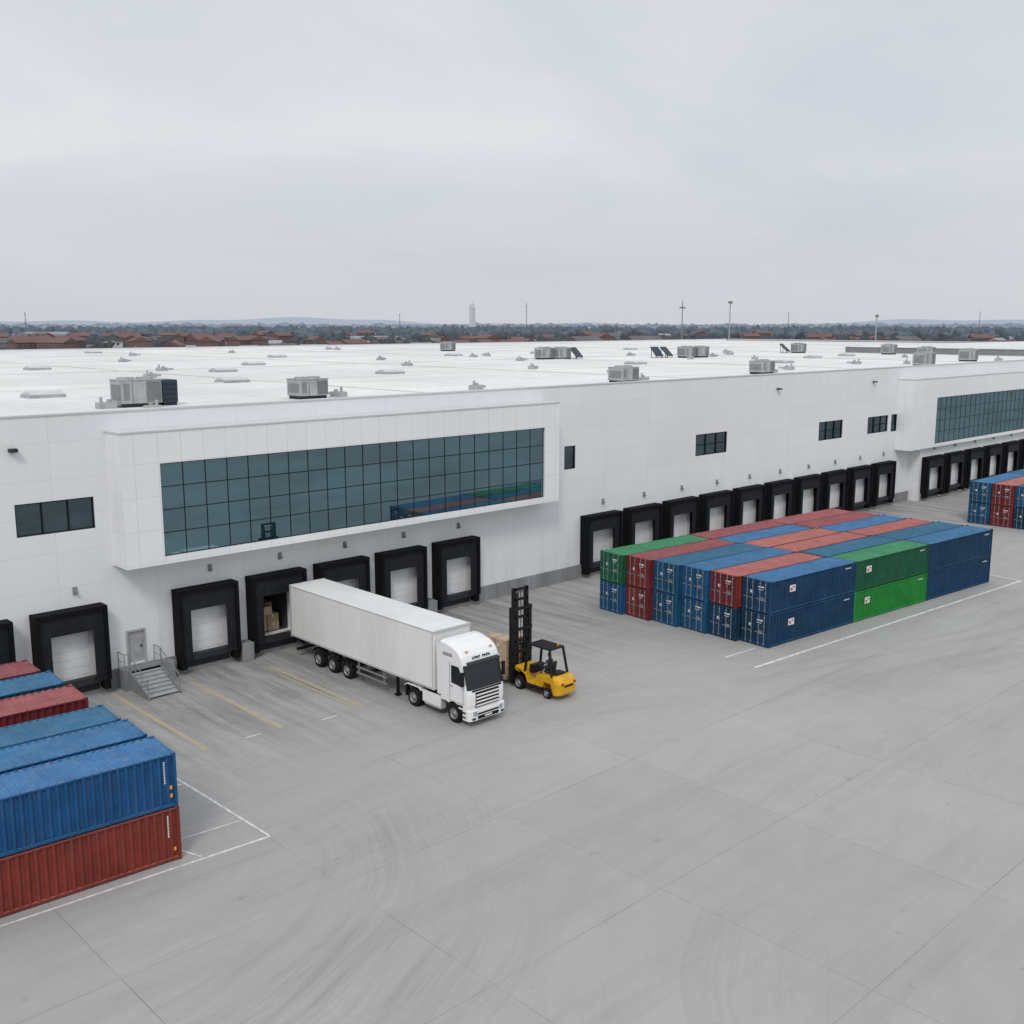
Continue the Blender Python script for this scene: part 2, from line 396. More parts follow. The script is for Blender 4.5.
# ------------------------------------------------------------------ ground
g = MB()
S = 22000
xs = [-S, -400, 0, 200, 500, 1500, 4000, S]; ys = [-S, -200, 0, 100, 300, 1000, 4000, S]
for i in range(len(xs) - 1):
    for k in range(len(ys) - 1):
        g.quad((xs[i], ys[k], 0), (xs[i+1], ys[k], 0), (xs[i+1], ys[k+1], 0), (xs[i], ys[k+1], 0))
structure("ground", g, [M['ground']])

def stripe(mb, a, b, w, z=0.004):
    a = Vector((a[0], a[1], 0)); b = Vector((b[0], b[1], 0)); d = (b - a).normalized(); n = Vector((-d.y, d.x, 0)) * w / 2
    zz = Vector((0, 0, z)); L = (b - a).length; k = max(1, int(L / 3))
    for i in range(k):
        p = a + d * L * i / k; q = a + d * L * (i + 1) / k
        mb.quad(p - n + zz, q - n + zz, q + n + zz, p + n + zz)
wl = MB()
stripe(wl, (22.1, 38.55), (2.0, 39.85), 0.13)
stripe(wl, (22.1, 38.62), (21.75, 56.0), 0.12, 0.008)
stripe(wl, (18.7, 41.0), (21.95, 40.75), 0.10, 0.012)
stripe(wl, (19.05, 38.95), (18.7, 40.0), 0.10, 0.012)
stripe(wl, (18.8, 46.4), (21.8, 46.2), 0.10, 0.012)
stripe(wl, (57.2, 37.1), (94.4, 34.6), 0.22)
stripe(wl, (94.3, 34.7), (95.4, 42.0), 0.18, 0.008)
stripe(wl, (57.6, 39.7), (60.9, 39.5), 0.14)
stripe(wl, (27.0, 49.3), (28.0, 49.3), 0.10)
stripe(wl, (31.5, 48.7), (32.6, 48.7), 0.10)
structure("white_line_marking", wl, [M['whiteline']])
yl = MB()
for x, y0, y1 in ((24.75, 61.0, 49.2), (29.25, 59.6, 49.2), (34.45, 59.2, 48.7), (40.9, 60.5, 50), (45.2, 60.8, 52), (50.2, 60.8, 54)):
    stripe(yl, (x, y0), (x, y1), 0.28)
stripe(yl, (34.0, 57.5), (34.0, 49.0), 0.14, 0.008)
structure("yellow_line_marking", yl, [M['yellowline']])

# ------------------------------------------------------------------ warehouse
WY = 62.0
wh = thing("warehouse", "long white panelled warehouse with dark loading docks and glazed bays", "warehouse", (0, 0, 0))
X0, X1, YB = -14.0, 330.0, 232.0
docks = [15.2, 20.6] + [29.3, 34.5, 39.8, 45.1, 50.5] + [67.3 + 5.72 * i for i in range(10)]
docks_w = {x: (4.2 if x < 60 else 4.6) for x in docks}
wins = [(20.3, 24.8, 10.1, 12.0), (8.0, 12.5, 10.1, 12.0), (65.2, 66.6, 9.8, 11.8), (83.7, 88.9, 9.4, 11.5), (106.4, 111.6, 9.2, 11.3), (117.4, 122.4, 9.2, 11.2), (123.2, 127.4, 9.1, 11.2)]
holes = []
for x in docks:
    w = docks_w[x]
    if x < 126: holes.append((x + 0.85, x + w - 0.85, 1.25, 4.5))
for w_ in wins: holes.append(w_)
holes.append((26.3, 27.35, 1.32, 3.35))
def wall_holes(mb, x0, x1, z0, z1, holes, y, depth):
    xs = sorted(set([x0, x1] + [h[0] for h in holes] + [h[1] for h in holes]))
    zs = sorted(set([z0, z1] + [h[2] for h in holes] + [h[3] for h in holes]))
    for i in range(len(xs) - 1):
        for k in range(len(zs) - 1):
            cx, cz = (xs[i] + xs[i+1]) / 2, (zs[k] + zs[k+1]) / 2
            if any(h[0] < cx < h[1] and h[2] < cz < h[3] for h in holes): continue
            mb.quad((xs[i], y, zs[k]), (xs[i+1], y, zs[k]), (xs[i+1], y, zs[k+1]), (xs[i], y, zs[k+1]))
    for a, b, c, d in holes:
        mb.quad((a, y, c), (a, y + depth, c), (a, y + depth, d), (a, y, d))
        mb.quad((b, y, c), (b, y, d), (b, y + depth, d), (b, y + depth, c))
        mb.quad((a, y, c), (b, y, c), (b, y + depth, c), (a, y + depth, c))
        mb.quad((a, y, d), (a, y + depth, d), (b, y + depth, d), (b, y, d))
wb = MB()
wall_holes(wb, X0, X1, 0, 16.9, holes, WY, 0.35)
wb.quad((X0, WY, 0), (X0, WY, 16.9), (X0, YB, 16.9), (X0, YB, 0))
wb.quad((X1, WY, 0), (X1, YB, 0), (X1, YB, 16.9), (X1, WY, 16.9))
wb.quad((X0, YB, 0), (X0, YB, 16.9), (X1, YB, 16.9), (X1, YB, 0))
wb.quad((X0 + .4, WY + .4, 16.3), (X1 - .4, WY + .4, 16.3), (X1 - .4, WY + .4, 16.9), (X0 + .4, WY + .4, 16.9))
wb.quad((X0 + .4, YB - .4, 16.3), (X1 - .4, YB - .4, 16.3), (X1 - .4, YB - .4, 16.9), (X0 + .4, YB - .4, 16.9))
part("wall", wb, [M['wall']], wh)
cp = MB()
cp.box(X0 - .06, X1 + .06, WY - .06, WY + .46, 16.9, 17.0)
cp.box(X0 - .06, X1 + .06, YB - .46, YB + .06, 16.9, 17.0)
cp.box(X0 - .06, X0 + .46, WY + .46, YB - .46, 16.9, 17.0)
cp.box(X1 - .46, X1 + .06, WY + .46, YB - .46, 16.9, 17.0)
part("parapet_coping", cp, [M['coping']], wh)
rf = MB()
rf.quad((X0 + .2, WY + .2, 16.4), (X1 - .2, WY + .2, 16.4), (X1 - .2, YB - .2, 16.4), (X0 + .2, YB - .2, 16.4))
for yy in (95, 128, 161, 194): rf.box(X0 + 1, X1 - 1, yy, yy + .8, 16.4, 16.46)
for xx in range(20, 320, 36): rf.box(xx, xx + .6, 63.5, YB - 1, 16.4, 16.48)
part("roof", rf, [M['roof']], wh)
pb = MB()
edges = [(x, x + docks_w[x]) for x in sorted(docks)]
cur = X0
for a, b in edges + [(X1, X1)]:
    if a > cur + 0.01: pb.box(cur, a, WY - .16, WY - .003, 0, 1.2)
    cur = b
part("plinth", pb, [M['plinth']], wh)

def make_dock(x, w, y=WY, openshut=False):
    d = MB(); dp = 0.95
    d.box(x, x + .22, y - dp, y - .003, 0.95, 5.55)
    d.box(x + w - .22, x + w, y - dp, y - .003, 0.95, 5.55)
    d.box(x + .22, x + w - .22, y - dp, y - .003, 5.3, 5.55)
    root = part("loading_dock", d, [M['black']], wh)
    c = MB()
    c.box(x + .22, x + .86, y - dp + .16, y - dp + .21, 0.95, 5.3)
    c.box(x + w - .86, x + w - .22, y - dp + .16, y - dp + .21, 0.95, 5.3)
    c.box(x + .86, x + w - .86, y - dp + .16, y - dp + .21, 4.15, 5.3)
    for k in range(5):
        z = 1.2 + k * .62
        c.box(x + .30, x + .84, y - dp + .145, y - dp + .158, z, z + .05); c.box(x + w - .84, x + w - .30, y - dp + .145, y - dp + .158, z, z + .05)
    part("dock_curtain", c, [M['curtain']], root)
    s = MB()
    if not openshut:
        n = 6; z0, z1 = 1.28, 4.49
        yo = y + .05
        for i in range(n):
            a = z0 + (z1 - z0) * i / n; b = z0 + (z1 - z0) * (i + 1) / n
            s.box(x + .87, x + w - .87, yo, yo + .06, a + .012, b - .012)
            s.box(x + .87, x + w - .87, yo + .03, yo + .05, a - .012, a + .012)
        part("dock_door", s, [M['dockdoor']], root)
    else:
        i0, i1 = x + .86, x + w - .86
        s.quad((i0, y + .35, 1.25), (i1, y + .35, 1.25), (i1, y + 5, 1.25), (i0, y + 5, 1.25))
        s.quad((i0 - 1, y + 5, 1.25), (i1 + 1, y + 5, 1.25), (i1 + 1, y + 5, 4.6), (i0 - 1, y + 5, 4.6))
        s.quad((i0, y + .35, 4.5), (i1, y + .35, 4.5), (i1, y + 5, 4.5), (i0, y + 5, 4.5))
        s.quad((i0, y + .35, 1.25), (i0, y + 5, 1.25), (i0, y + 5, 4.5), (i0, y + .35, 4.5))
        s.quad((i1, y + .35, 1.25), (i1, y + 5, 1.25), (i1, y + 5, 4.5), (i1, y + .35, 4.5))
        part("dock_interior", s, [M['interior']], root)
    p_ = MB()
    p_.box(x + .45, x + w - .45, y - .16, y - .003, 0.25, 0.94)
    p_.box(x + .45, x + w - .45, y - .62, y - .16, 0.80, 1.2)
    part("dock_leveller", p_, [M['darkgrey']], root)
    p_ = MB(); p_.box(x, x + w, y - .158, y - .003, 0.0, 0.248); p_.box(x, x + .448, y - .158, y - .003, 0.25, .945); p_.box(x + w - .448, x + w, y - .158, y - .003, 0.25, .945)
    part("dock_wall_base", p_, [M['plinth']], root)
    for bx in (x + .02, x + w - .42):
        b_ = MB(); b_.box(bx, bx + .40, y - .85, y - .165, 0.35, .945)
        part("dock_bumper", b_, [M['black']], root, bevel=0.04)
    l = MB(); lx = x + w * .5 + .6
    l.box(lx - .12, lx + .12, y - .10, y - .003, 6.3, 6.75); l.box(lx - .08, lx + .08, y - .25, y - .10, 6.35, 6.48)
    part("dock_lamp", l, [M['midgrey']], root)
for x in docks: make_dock(x, docks_w[x], WY, abs(x - 34.5) < .01)
for a in (33.60, 38.80, 44.10, 49.40, 28.0):
    b = MB(); b.box(a, a + 0.85, WY - .95, WY - .165, 0, 1.22)
    part("concrete_pier", b, [M['plinth']], wh, bevel=.03)

for a, b, c, d in wins:
    f = MB(); y = WY + .06
    t = .06
    f.box(a, b, y, y + .1, c, c + t); f.box(a, b, y, y + .1, d - t, d)
    f.box(a, a + t, y, y + .1, c + t, d - t); f.box(b - t, b, y, y + .1, c + t, d - t)
    n = max(1, round((b - a) / 1.5))
    for i in range(1, n):
        xx = a + (b - a) * i / n; f.box(xx - t / 2, xx + t / 2, y, y + .1, c + t, d - t)
    if b - a > 2 and a > 30: f.box(a + t, b - t, y + .02, y + .09, (c + d) / 2 - .03, (c + d) / 2 + .03)
    w_ = part("window", f, [M['mullion']], wh)
    q = MB(); q.box(a + .02, b - .02, y + .11, y + .13, c + .02, d - .02)
    part("window_glass", q, [M['glass2']], w_)
d = MB(); d.box(26.32, 27.33, WY + .1, WY + .16, 1.33, 3.33)
pdoor = part("door", d, [M['lightgrey']], wh, bevel=.01)
d = MB(); d.box(27.12, 27.2, WY + .03, WY + .1, 2.25, 2.4)
part("handle", d, [M['darkgrey']], pdoor)
d = MB(); d.box(26.2, 26.32, WY - .05, WY - .003, 1.3, 3.45); d.box(27.33, 27.45, WY - .05, WY - .003, 1.3, 3.45); d.box(26.32, 27.33, WY - .05, WY - .003, 3.33, 3.45)
part("door_frame", d, [M['greypaint']], pdoor)

def make_bay(bx0, bx1, gx0, gx1, z0, z1, gz0, gz1, fy, cols, rows):
    b = MB()
    gy = fy + .22
    wall_holes(b, bx0, bx1, z0, z1, [(gx0, gx1, gz0, gz1)], fy, .22)
    b.quad((bx0, fy, z0), (bx0, fy, z1), (bx0, WY, z1), (bx0, WY, z0))
    b.quad((bx1, fy, z0), (bx1, WY, z0), (bx1, WY, z1), (bx1, fy, z1))
    b.quad((bx0, fy, z1), (bx1, fy, z1), (bx1, WY, z1), (bx0, WY, z1))
    b.quad((bx0, fy, z0), (bx0, WY, z0), (bx1, WY, z0), (bx1, fy, z0))
    o = part("glazed_bay", b, [M['bay']], wh)
    tr = MB(); tr.box(bx0 - .05, bx1 + .05, fy - .05, WY - .003, z1 + .003, z1 + .10)
    part("bay_coping", tr, [M['coping']], o)
    q = MB(); q.box(gx0 + .01, gx1 - .01, gy - .02, gy + .02, gz0 + .01, gz1 - .01)
    part("bay_glass", q, [M['glass']], o)
    m_ = MB()
    for i in range(cols + 1):
        xx = gx0 + .04 + (gx1 - gx0 - .08) * i / cols
        m_.box(xx - .026, xx + .026, gy - .045, gy + .03, gz0, gz1)
    for i in range(rows + 1):
        zz = gz0 + .04 + (gz1 - gz0 - .08) * i / rows
        m_.box(gx0, gx1, gy - .042, gy + .028, zz - .026, zz + .026)
    part("bay_mullion_grid", m_, [M['mullion']], o)
make_bay(25.7, 62.5, 28.1, 60.85, 7.7, 15.75, 8.15, 13.85, 60.0, 22, 4)
make_bay(124.6, 176.0, 131.1, 174.0, 6.75, 15.4, 7.15, 13.0, 60.0, 29, 4)
fb = MB(); fb.box(128.6, 200, 60.6, WY - .003, 0, 6.74)
part("lower_wall", fb, [M['wall']], wh)
for i in range(9): make_dock(129.2 + 6.1 * i, 5.0, 60.6)
for x in (20.2, 97.5, 118.0, 136.0):
    l = MB(); l.box(x, x + .4, WY - .45, WY - .003, 15.0 if x < 60 else 15.3, 15.2 if x < 60 else 15.45)
    part("wall_lamp", l, [M['darkgrey']], wh)

# steel stair
st = thing("metal_staircase", "grey metal stairs with handrails at the warehouse side door", "stairs", (0, 0, 0))
b = MB(); b.box(25.5, 27.9, 60.9, 61.83, 0, 1.28)
part("landing", b, [M['midgrey']], st)
ns = 7
for i in range(ns):
    b = MB()
    z = 1.2 * (ns - i) / (ns + 1); y = 60.9 - .34 * (i + 1)
    b.box(25.86, 27.8, y, y + .36, z - .05, z); b.box(25.86, 27.8, y + .34, y + .355, z, z + .13)
    part("tread", b, [M['greypaint']], st)
for xx in (25.8, 27.8):
    b = MB(); b.prism_x([(60.9, 1.28), (60.9, 0), (58.25, .0), (58.25, .16)], xx, xx + .06)
    part("stringer", b, [M['midgrey']], st)
for xx in (25.83, 27.83):
    b = MB()
    for i in range(4):
        y = 60.88 - i * .8; z = 1.28 - i * .37
        b.cyl((xx, y, max(z - .15, 0)), (xx, y, z + 1.02), .03, 8)
    b.cyl((xx, 60.88, 2.30), (xx, 58.45, 1.18), .03, 8)
    b.cyl((xx, 60.88, 1.82), (xx, 58.45, .70), .022, 8)
    x2 = 25.55 if xx < 26 else 27.85
    b.cyl((x2, 61.8, 1.28), (x2, 61.8, 2.30), .03, 8)
    b.cyl((x2, 61.8, 2.30), (x2, 60.9, 2.30), .03, 8); b.cyl((x2, 61.8, 1.8), (x2, 60.9, 1.8), .022, 8); b.cyl((x2, 60.9, 1.28), (x2, 60.9, 2.30), .03, 8)
    b.cyl((x2, 60.9, 2.30), (xx, 60.88, 2.30), .03, 8)
    part("handrail", b, [M['midgrey']], st)

# ------------------------------------------------------------------ rooftop equipment
RZ = 16.4
def ac_unit(L, W, Hh):
    o = thing("rooftop_air_conditioner", "grey rooftop air conditioning unit with louvres on a white roof", "air conditioner", group="air conditioners on the warehouse roof")
    b = MB(); b.box(-L/2, L/2, -W/2, W/2, .25, Hh); b.box(-L/2 - .05, L/2 + .05, -W/2 - .05, W/2 + .05, Hh, Hh + .05)
    part("casing", b, [M['lightgrey']], o, bevel=.02)
    b = MB(); b.box(-L/2 + .1, L/2 - .1, -W/2 + .1, W/2 - .1, .0, .25)
    part("curb", b, [M['darkgrey']], o)
    b = MB()
    for i in range(9):
        z = .4 + (Hh - .55) * i / 8
        b.box(L*.12, L/2 - .08, -W/2 - .05, -W/2 - .01, z - .03, z + .03)
    b.box(L*.12 - .04, L/2 - .04, -W/2 - .012, -W/2 - .003, .35, Hh - .1)
    part("louvre", b, [M['midgrey']], o)
    for fx in (-L*.25, L*.22):
        b = MB(); r_ = min(L*.2, W*.36)
        b.cyl((fx, 0, Hh + .05), (fx, 0, Hh + .16), r_, 16)
        b.box(fx - .03, fx + .03, -r_, r_, Hh + .16, Hh + .18); b.box(fx - r_, fx + r_, -.03, .03, Hh + .18, Hh + .20)
        part("fan_cowl", b, [M['greypaint']], o)
    b = MB(); b.box(-L/2 + .15, -L/2 + .55, -W/2 - .02, -W/2 - .003, .5, Hh - .2); b.box(-L/2 + .75, -L/2 + .8, -W/2 - .02, -W/2 - .003, .3, Hh - .05)
    b.box(-L/2 - .02, -L/2 - .003, -W/2 + .2, W/2 - .2, .5, Hh - .3)
    part("access_panel", b, [M['midgrey']], o)
    return o
acA = ac_unit(2.9, 1.9, 1.85); acA.location = (32.3, 72.0, RZ)
nv = thing("rooftop_ventilation_unit", "dark navy ventilation box beside a grey rooftop unit", "ventilation unit", (34.4, 72.0, RZ))
b = MB(); b.box(-.55, .55, -.9, .9, .2, 1.8); part("casing", b, [M['navy']], nv, bevel=.03)
b = MB(); b.box(-.5, .5, -.8, .8, 0, .2); part("curb", b, [M['darkgrey']], nv)
b = MB()
for z in (.4, .75, 1.1, 1.45): b.box(-.5, .5, -.95, -.903, z, z + .1)
part("louvre", b, [M['darkgrey']], nv)
acB = ac_unit(2.5, 1.9, 1.5); acB.location = (45.4, 70.6, RZ)
for (x, y, r_) in ((80.5, 68.6, 0), (106.5, 69.8, 0), (142.5, 67.5, 0), (126.5, 125.0, 0), (129.4, 124.0, 0), (150.5, 114, 0), (153.6, 113.5, 0), (193, 118, 0), (167, 72, 0), (178, 84, 0), (196, 100, 0), (152, 180, 0), (62.0, 205, 0)):
    copy_thing(acB if x < 120 else acA, (x, y, RZ), r_)
pv = thing("rooftop_pipe_box", "low grey pipe box with ducts on the white roof", "vent", (29.9, 71.5, RZ), group="low vents on the warehouse roof")
b = MB(); b.box(-.6, .6, -.4, .4, 0, .42); b.cyl((-.35, 0, .42), (-.35, 0, .8), .11, 10); b.cyl((.25, .1, .42), (.25, .1, .6), .16, 10); b.box(.6, 1.5, -.1, .1, .12, .32)
part("vent_body", b, [M['lightgrey']], pv)
vl = [(31.0, 66.5), (48.2, 70.5), (62.3, 70.0), (84.0, 69), (110.0, 70.5), (119, 74), (97, 98), (104, 140), (70, 160), (85, 190), (152, 128), (172, 120), (118, 122), (185, 130), (48, 172), (140, 205)]
vl += [(random.uniform(40, 200), random.uniform(100, 215)) for _ in range(10)] + [(random.uniform(140, 200), random.uniform(66, 125)) for _ in range(8)]
for (x, y) in vl: copy_thing(pv, (x, y, RZ), random.choice((0, .3, 1.57)))
sk = thing("roof_skylight", "low translucent skylight dome on a white curb", "skylight", (31, 86, RZ), group="skylights on the warehouse roof")
b = MB(); b.box(-1.4, 1.4, -1.0, 1.0, 0, .26); part("curb", b, [M['lightgrey']], sk)
b = MB(); b.prism_x([(-.9, .26), (.9, .26), (.65, .42), (0, .52), (-.65, .42)], -1.3, 1.3); part("dome", b, [M['skylight']], sk)
for (x, y) in ((53, 96), (75.6, 100), (50, 140), (98, 84), (120, 100), (78, 135), (100, 165), (128, 150), (60, 190), (165, 98), (150, 150), (36, 118), (180, 100), (88, 215), (190, 160), (44, 215), (64, 118), (140, 88)):
    copy_thing(sk, (x, y, RZ))
tc = thing("rooftop_solar_collector", "dark tilted panel frame standing on the white roof", "solar collector", (132.0, 123.0, RZ), group="tilted collectors on the roof")
b = MB(); b.prism_x([(-.9, .4), (.8, 1.9), (.9, 1.8), (-.8, .3)], -.8, .8); part("panel", b, [M['navy']], tc)
for xx in (-.7, .6):
    b = MB(); b.box(xx, xx + .08, .6, .68, 0, 1.7); b.box(xx, xx + .08, -.8, -.72, 0, .4); b.box(xx, xx + .08, -.72, .6, .1, .16)
    part("leg", b, [M['darkgrey']], tc)
for (x, y) in ((146, 117), (147.8, 116.3), (189.5, 119.0)): copy_thing(tc, (x, y, RZ), random.uniform(-.3, .3))
rb = thing("rooftop_plant_screen", "long low grey plant enclosure standing on the white roof", "plant enclosure", (0, 0, 0))
b = MB(); b.box(201, 300, 70, 112, 16.41, 17.6)
part("wall", b, [M['midgrey']], rb)
b = MB(); b.box(200.8, 300.2, 69.8, 112.2, 17.603, 17.75); part("roof", b, [M['roof']], rb)

# ------------------------------------------------------------------ containers
CL, CW, CH = 10.15, 2.38, 2.36
def container_meshes():
    L, W, H_ = CL / 2, CW / 2, CH
    b = MB()
    def corr(n, fn):
        per = 1.0 / n; pts = []
        for i in range(n):
            t = i * per
            pts += [(t, 0), (t + per * .30, 0), (t + per * .45, 1), (t + per * .85, 1)]
        pts.append((1, 0))
        for i in range(len(pts) - 1):
            b.quad(*fn(pts[i], pts[i+1]))
    dpt = .085; z0, z1 = .16, H_ - .10
    for s in (-1, 1):
        def f(a, c):
            xa = -L + .1 + (2*L - .2) * a[0]; xc = -L + .1 + (2*L - .2) * c[0]
            ya = s * (W - .02 - dpt * a[1]); yc = s * (W - .02 - dpt * c[1])
            return ((xa, ya, z0), (xc, yc, z0), (xc, yc, z1), (xa, ya, z1))
        corr(30, f)
    def f(a, c):
        xa = -L + .1 + (2*L - .2) * a[0]; xc = -L + .1 + (2*L - .2) * c[0]
        za = H_ - .03 - .04 * a[1]; zc = H_ - .03 - .04 * c[1]
        return ((xa, -W + .05, za), (xc, -W + .05, zc), (xc, W - .05, zc), (xa, W - .05, za))
    corr(30, f)
    def f(a, c):
        ya = -W + .1 + (2*W - .2) * a[0]; yc = -W + .1 + (2*W - .2) * c[0]
        return ((L - .03 - dpt * a[1], ya, z0), (L - .03 - dpt * c[1], yc, z0), (L - .03 - dpt * c[1], yc, z1), (L - .03 - dpt * a[1], ya, z1))
    corr(8, f)
    b.quad((-L + .1, -W + .05, z0), (L - .05, -W + .05, z0), (L - .05, W - .05, z0), (-L + .1, W - .05, z0))
    body = b.mesh("body", [M['blue']])
    f_ = MB(); t = .11
    for sx in (-1, 1):
        for sy in (-1, 1):
            x_ = (sx * L - (t if sx > 0 else 0)); y_ = (sy * W - (t if sy > 0 else 0))
            f_.box(x_, x_ + t, y_, y_ + t, .12, H_ - .12)
            cx = (sx * L - (.17 if sx > 0 else 0)); cy = (sy * W - (.17 if sy > 0 else 0))
            f_.box(cx, cx + .17, cy, cy + .17, 0, .12, 0); f_.box(cx, cx + .17, cy, cy + .17, H_ - .12, H_, 0)
    for sy in (-1, 1):
        y_ = sy * W - (.08 if sy > 0 else 0)
        f_.box(-L + .17, L - .17, y_, y_ + .08, .06, .17); f_.box(-L + .17, L - .17, y_, y_ + .08, H_ - .11, H_ - .04)
    for sx in (-1, 1):
        x_ = sx * L - (.08 if sx > 0 else 0)
        f_.box(x_, x_ + .08, -W + .17, W - .17, .06, .17); f_.box(x_, x_ + .08, -W + .17, W - .17, H_ - .12, H_ - .04)
    frame = f_.mesh("frame", [M['blue']])
    doors = []
    for sy in (-1, 1):
        d_ = MB(); y0, y1 = (-W + .11, -.012) if sy < 0 else (.012, W - .11)
        xo = -L + .03
        zz = [.18, .7, 1.22, 1.74, H_ - .13]
        for i in range(4):
            d_.box(xo + .02, xo + .06, y0, y1, zz[i], zz[i+1] - .08); d_.box(xo - .01, xo + .05, y0, y1, zz[i+1] - .08, zz[i+1])
        d_.box(xo - .01, xo + .019, y0, y0 + .06, .18, H_ - .13); d_.box(xo - .01, xo + .019, y1 - .06, y1, .18, H_ - .13)
        for k in (.28, .72):
            yy = y0 + (y1 - y0) * k
            d_.cyl((xo - .045, yy, .1), (xo - .045, yy, H_ - .06), .026, 6, 1)
            for z in (.25, .9, 1.5, 2.1): d_.box(xo - .07, xo - .012, yy - .06, yy + .06, z - .03, z + .03, 1)
            d_.box(xo - .09, xo - .06, yy - .02, yy + .30, .98, 1.03, 1)
        if sy < 0:
            d_.box(xo - .013, xo - .011, y0 + .45, y1 - .12, 1.80, 1.90, 2); d_.box(xo - .013, xo - .011, y0 + .55, y1 - .12, 1.64, 1.69, 2)
            for q in range(4): d_.box(xo + .016, xo + .018, y0 + .5, y1 - .2, 1.16 - q*.09, 1.19 - q*.09, 2)
        else:
            d_.box(xo + .016, xo + .018, y0 + .3, y0 + .55, 1.3, 1.5, 2)
        doors.append(d_.mesh("door", [M['blue'], M['metal'], M['white']]))
    return body, frame, doors
cbody, cframe, cdoors = container_meshes()
base_c = {}
NAMES = {'blue': 'blue', 'navyblue': 'dark blue', 'red': 'red', 'green': 'green', 'lime': 'bright green'}
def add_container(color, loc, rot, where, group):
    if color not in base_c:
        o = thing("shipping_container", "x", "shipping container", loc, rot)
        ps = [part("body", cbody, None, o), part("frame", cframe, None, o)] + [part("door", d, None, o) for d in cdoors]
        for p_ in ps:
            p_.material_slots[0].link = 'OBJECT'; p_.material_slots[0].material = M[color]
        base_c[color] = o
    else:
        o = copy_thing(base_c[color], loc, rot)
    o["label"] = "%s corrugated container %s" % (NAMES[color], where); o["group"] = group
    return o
pending = []
def mark(o, x, z, kind): pending.append((o, x, z, kind))
def do_mark(o, x, z, kind):
    y = -CW / 2 - .004
    b = MB()
    if kind == 'logo':
        b.box(x - .33, x + .33, y - .01, y, z - .24, z + .24, 0)
        b.box(x - .24, x - .02, y - .016, y - .0105, z - .14, z + .04, 1); b.box(x + .03, x + .24, y - .016, y - .0105, z + .03, z + .14, 1)
    elif kind == 'code':
        b.box(x - .02, x + .0, y - .008, y, z - .90, z + .06, 0)
        for k in range(9): b.box(x, x + .04, y - .008, y, z - k * .11, z - k * .11 + .065, 0)
    elif kind == 'codeh':
        b.box(x, x + .72, y - .008, y, z, z + .02, 0)
        for k in range(8): b.box(x + k * .09, x + k * .09 + .05, y - .008, y, z + .02, z + .09, 0)
    elif kind == 'orange':
        b.box(x - .05, x + .05, y - .008, y, z - .08, z + .08, 2)
    part("container_mark", b, [M['white'], M['redmark'], M['orangemark']], o)

def cpos(o0, rot, i, j, lx, ly):
    c, s = math.cos(rot), math.sin(rot)
    x = CL / 2 + i * lx - j * .34; y = CW / 2 + j * ly
    return (o0[0] + c * x - s * y, o0[1] + s * x + c * y)
O = (61.3, 38.8); ROT = R(-4.6)
top = [['navyblue', 'red', 'blue', 'blue', 'red', 'green'],
       ['green', 'blue', 'red', 'red', 'blue', 'red'],
       ['navyblue', 'blue', 'red', 'blue', 'red', 'red']]
bot = [['navyblue', 'navyblue', 'blue', 'blue', 'red', 'blue'],
       ['lime', 'red', 'blue', 'red', 'blue', 'red'],
       ['navyblue', 'blue', 'red', 'blue', 'red', 'green']]
G1 = "shipping containers stacked in the yard block"
for i in range(3):
    for j in range(6):
        jx = random.uniform(-.08, .08)
        for lv, tab in ((0, bot), (1, top)):
            x, y = cpos(O, ROT, i, j, 10.25, 2.51)
            where = "in the yard block, lower tier on concrete" if lv == 0 else "on the upper tier of the yard block"
            o = add_container(tab[i][j], (x + jx + lv * random.uniform(-.03, .03), y, lv * CH), ROT + random.uniform(-.002, .002), where, G1)
            if j == 0:
                if i in (0, 1): mark(o, -2.6 if i == 0 else -3.4, 1.55 if lv else 1.5, 'logo')
                mark(o, 3.7, 1.95, 'codeh')
G2 = "shipping containers stacked beside the parking lines"
ROT2 = R(-3.5)
rows = [(39.35, 'blue', 'red', 18.45), (42.05, 'blue', 'red', 18.5), (44.6, 'blue', 'blue', 18.45), (48.35, 'red', 'blue', 18.5), (51.25, 'blue', 'red', 18.55), (53.95, 'red', 'blue', 18.35)]
for (y, ct, cb, xe) in rows:
    for lv, cc in ((0, cb), (1, ct)):
        cx = xe - math.cos(ROT2) * CL / 2
        cy = y + math.sin(-ROT2) * (CL / 2) + CW / 2
        where = "resting on concrete under another container" if lv == 0 else "stacked on another near the docks"
        o = add_container(cc, (cx + (.0 if lv else .03), cy, lv * CH), ROT2, where, G2)
        if y < 40:
            mark(o, 4.55, 2.0, 'code'); mark(o, 4.80, .55, 'orange')
            if lv: mark(o, 4.80, .90, 'orange')
G3 = "shipping containers beside the far docks"
for j, (ct, cb) in enumerate([('blue', 'blue'), ('red', 'red'), ('blue', 'navyblue'), ('red', 'blue')]):
    for lv, cc in ((0, cb), (1, ct)):
        for i in range(2):
            where = "on the lower tier by the far docks" if lv == 0 else "on the upper tier by the far docks"
            add_container(cc if i == 0 else random.choice(['blue', 'red']), (118.7 + CL / 2 + i * 10.25, 49.9 - CW / 2 - j * 2.5, lv * CH), 0, where, G3)
for a in pending: do_mark(*a)

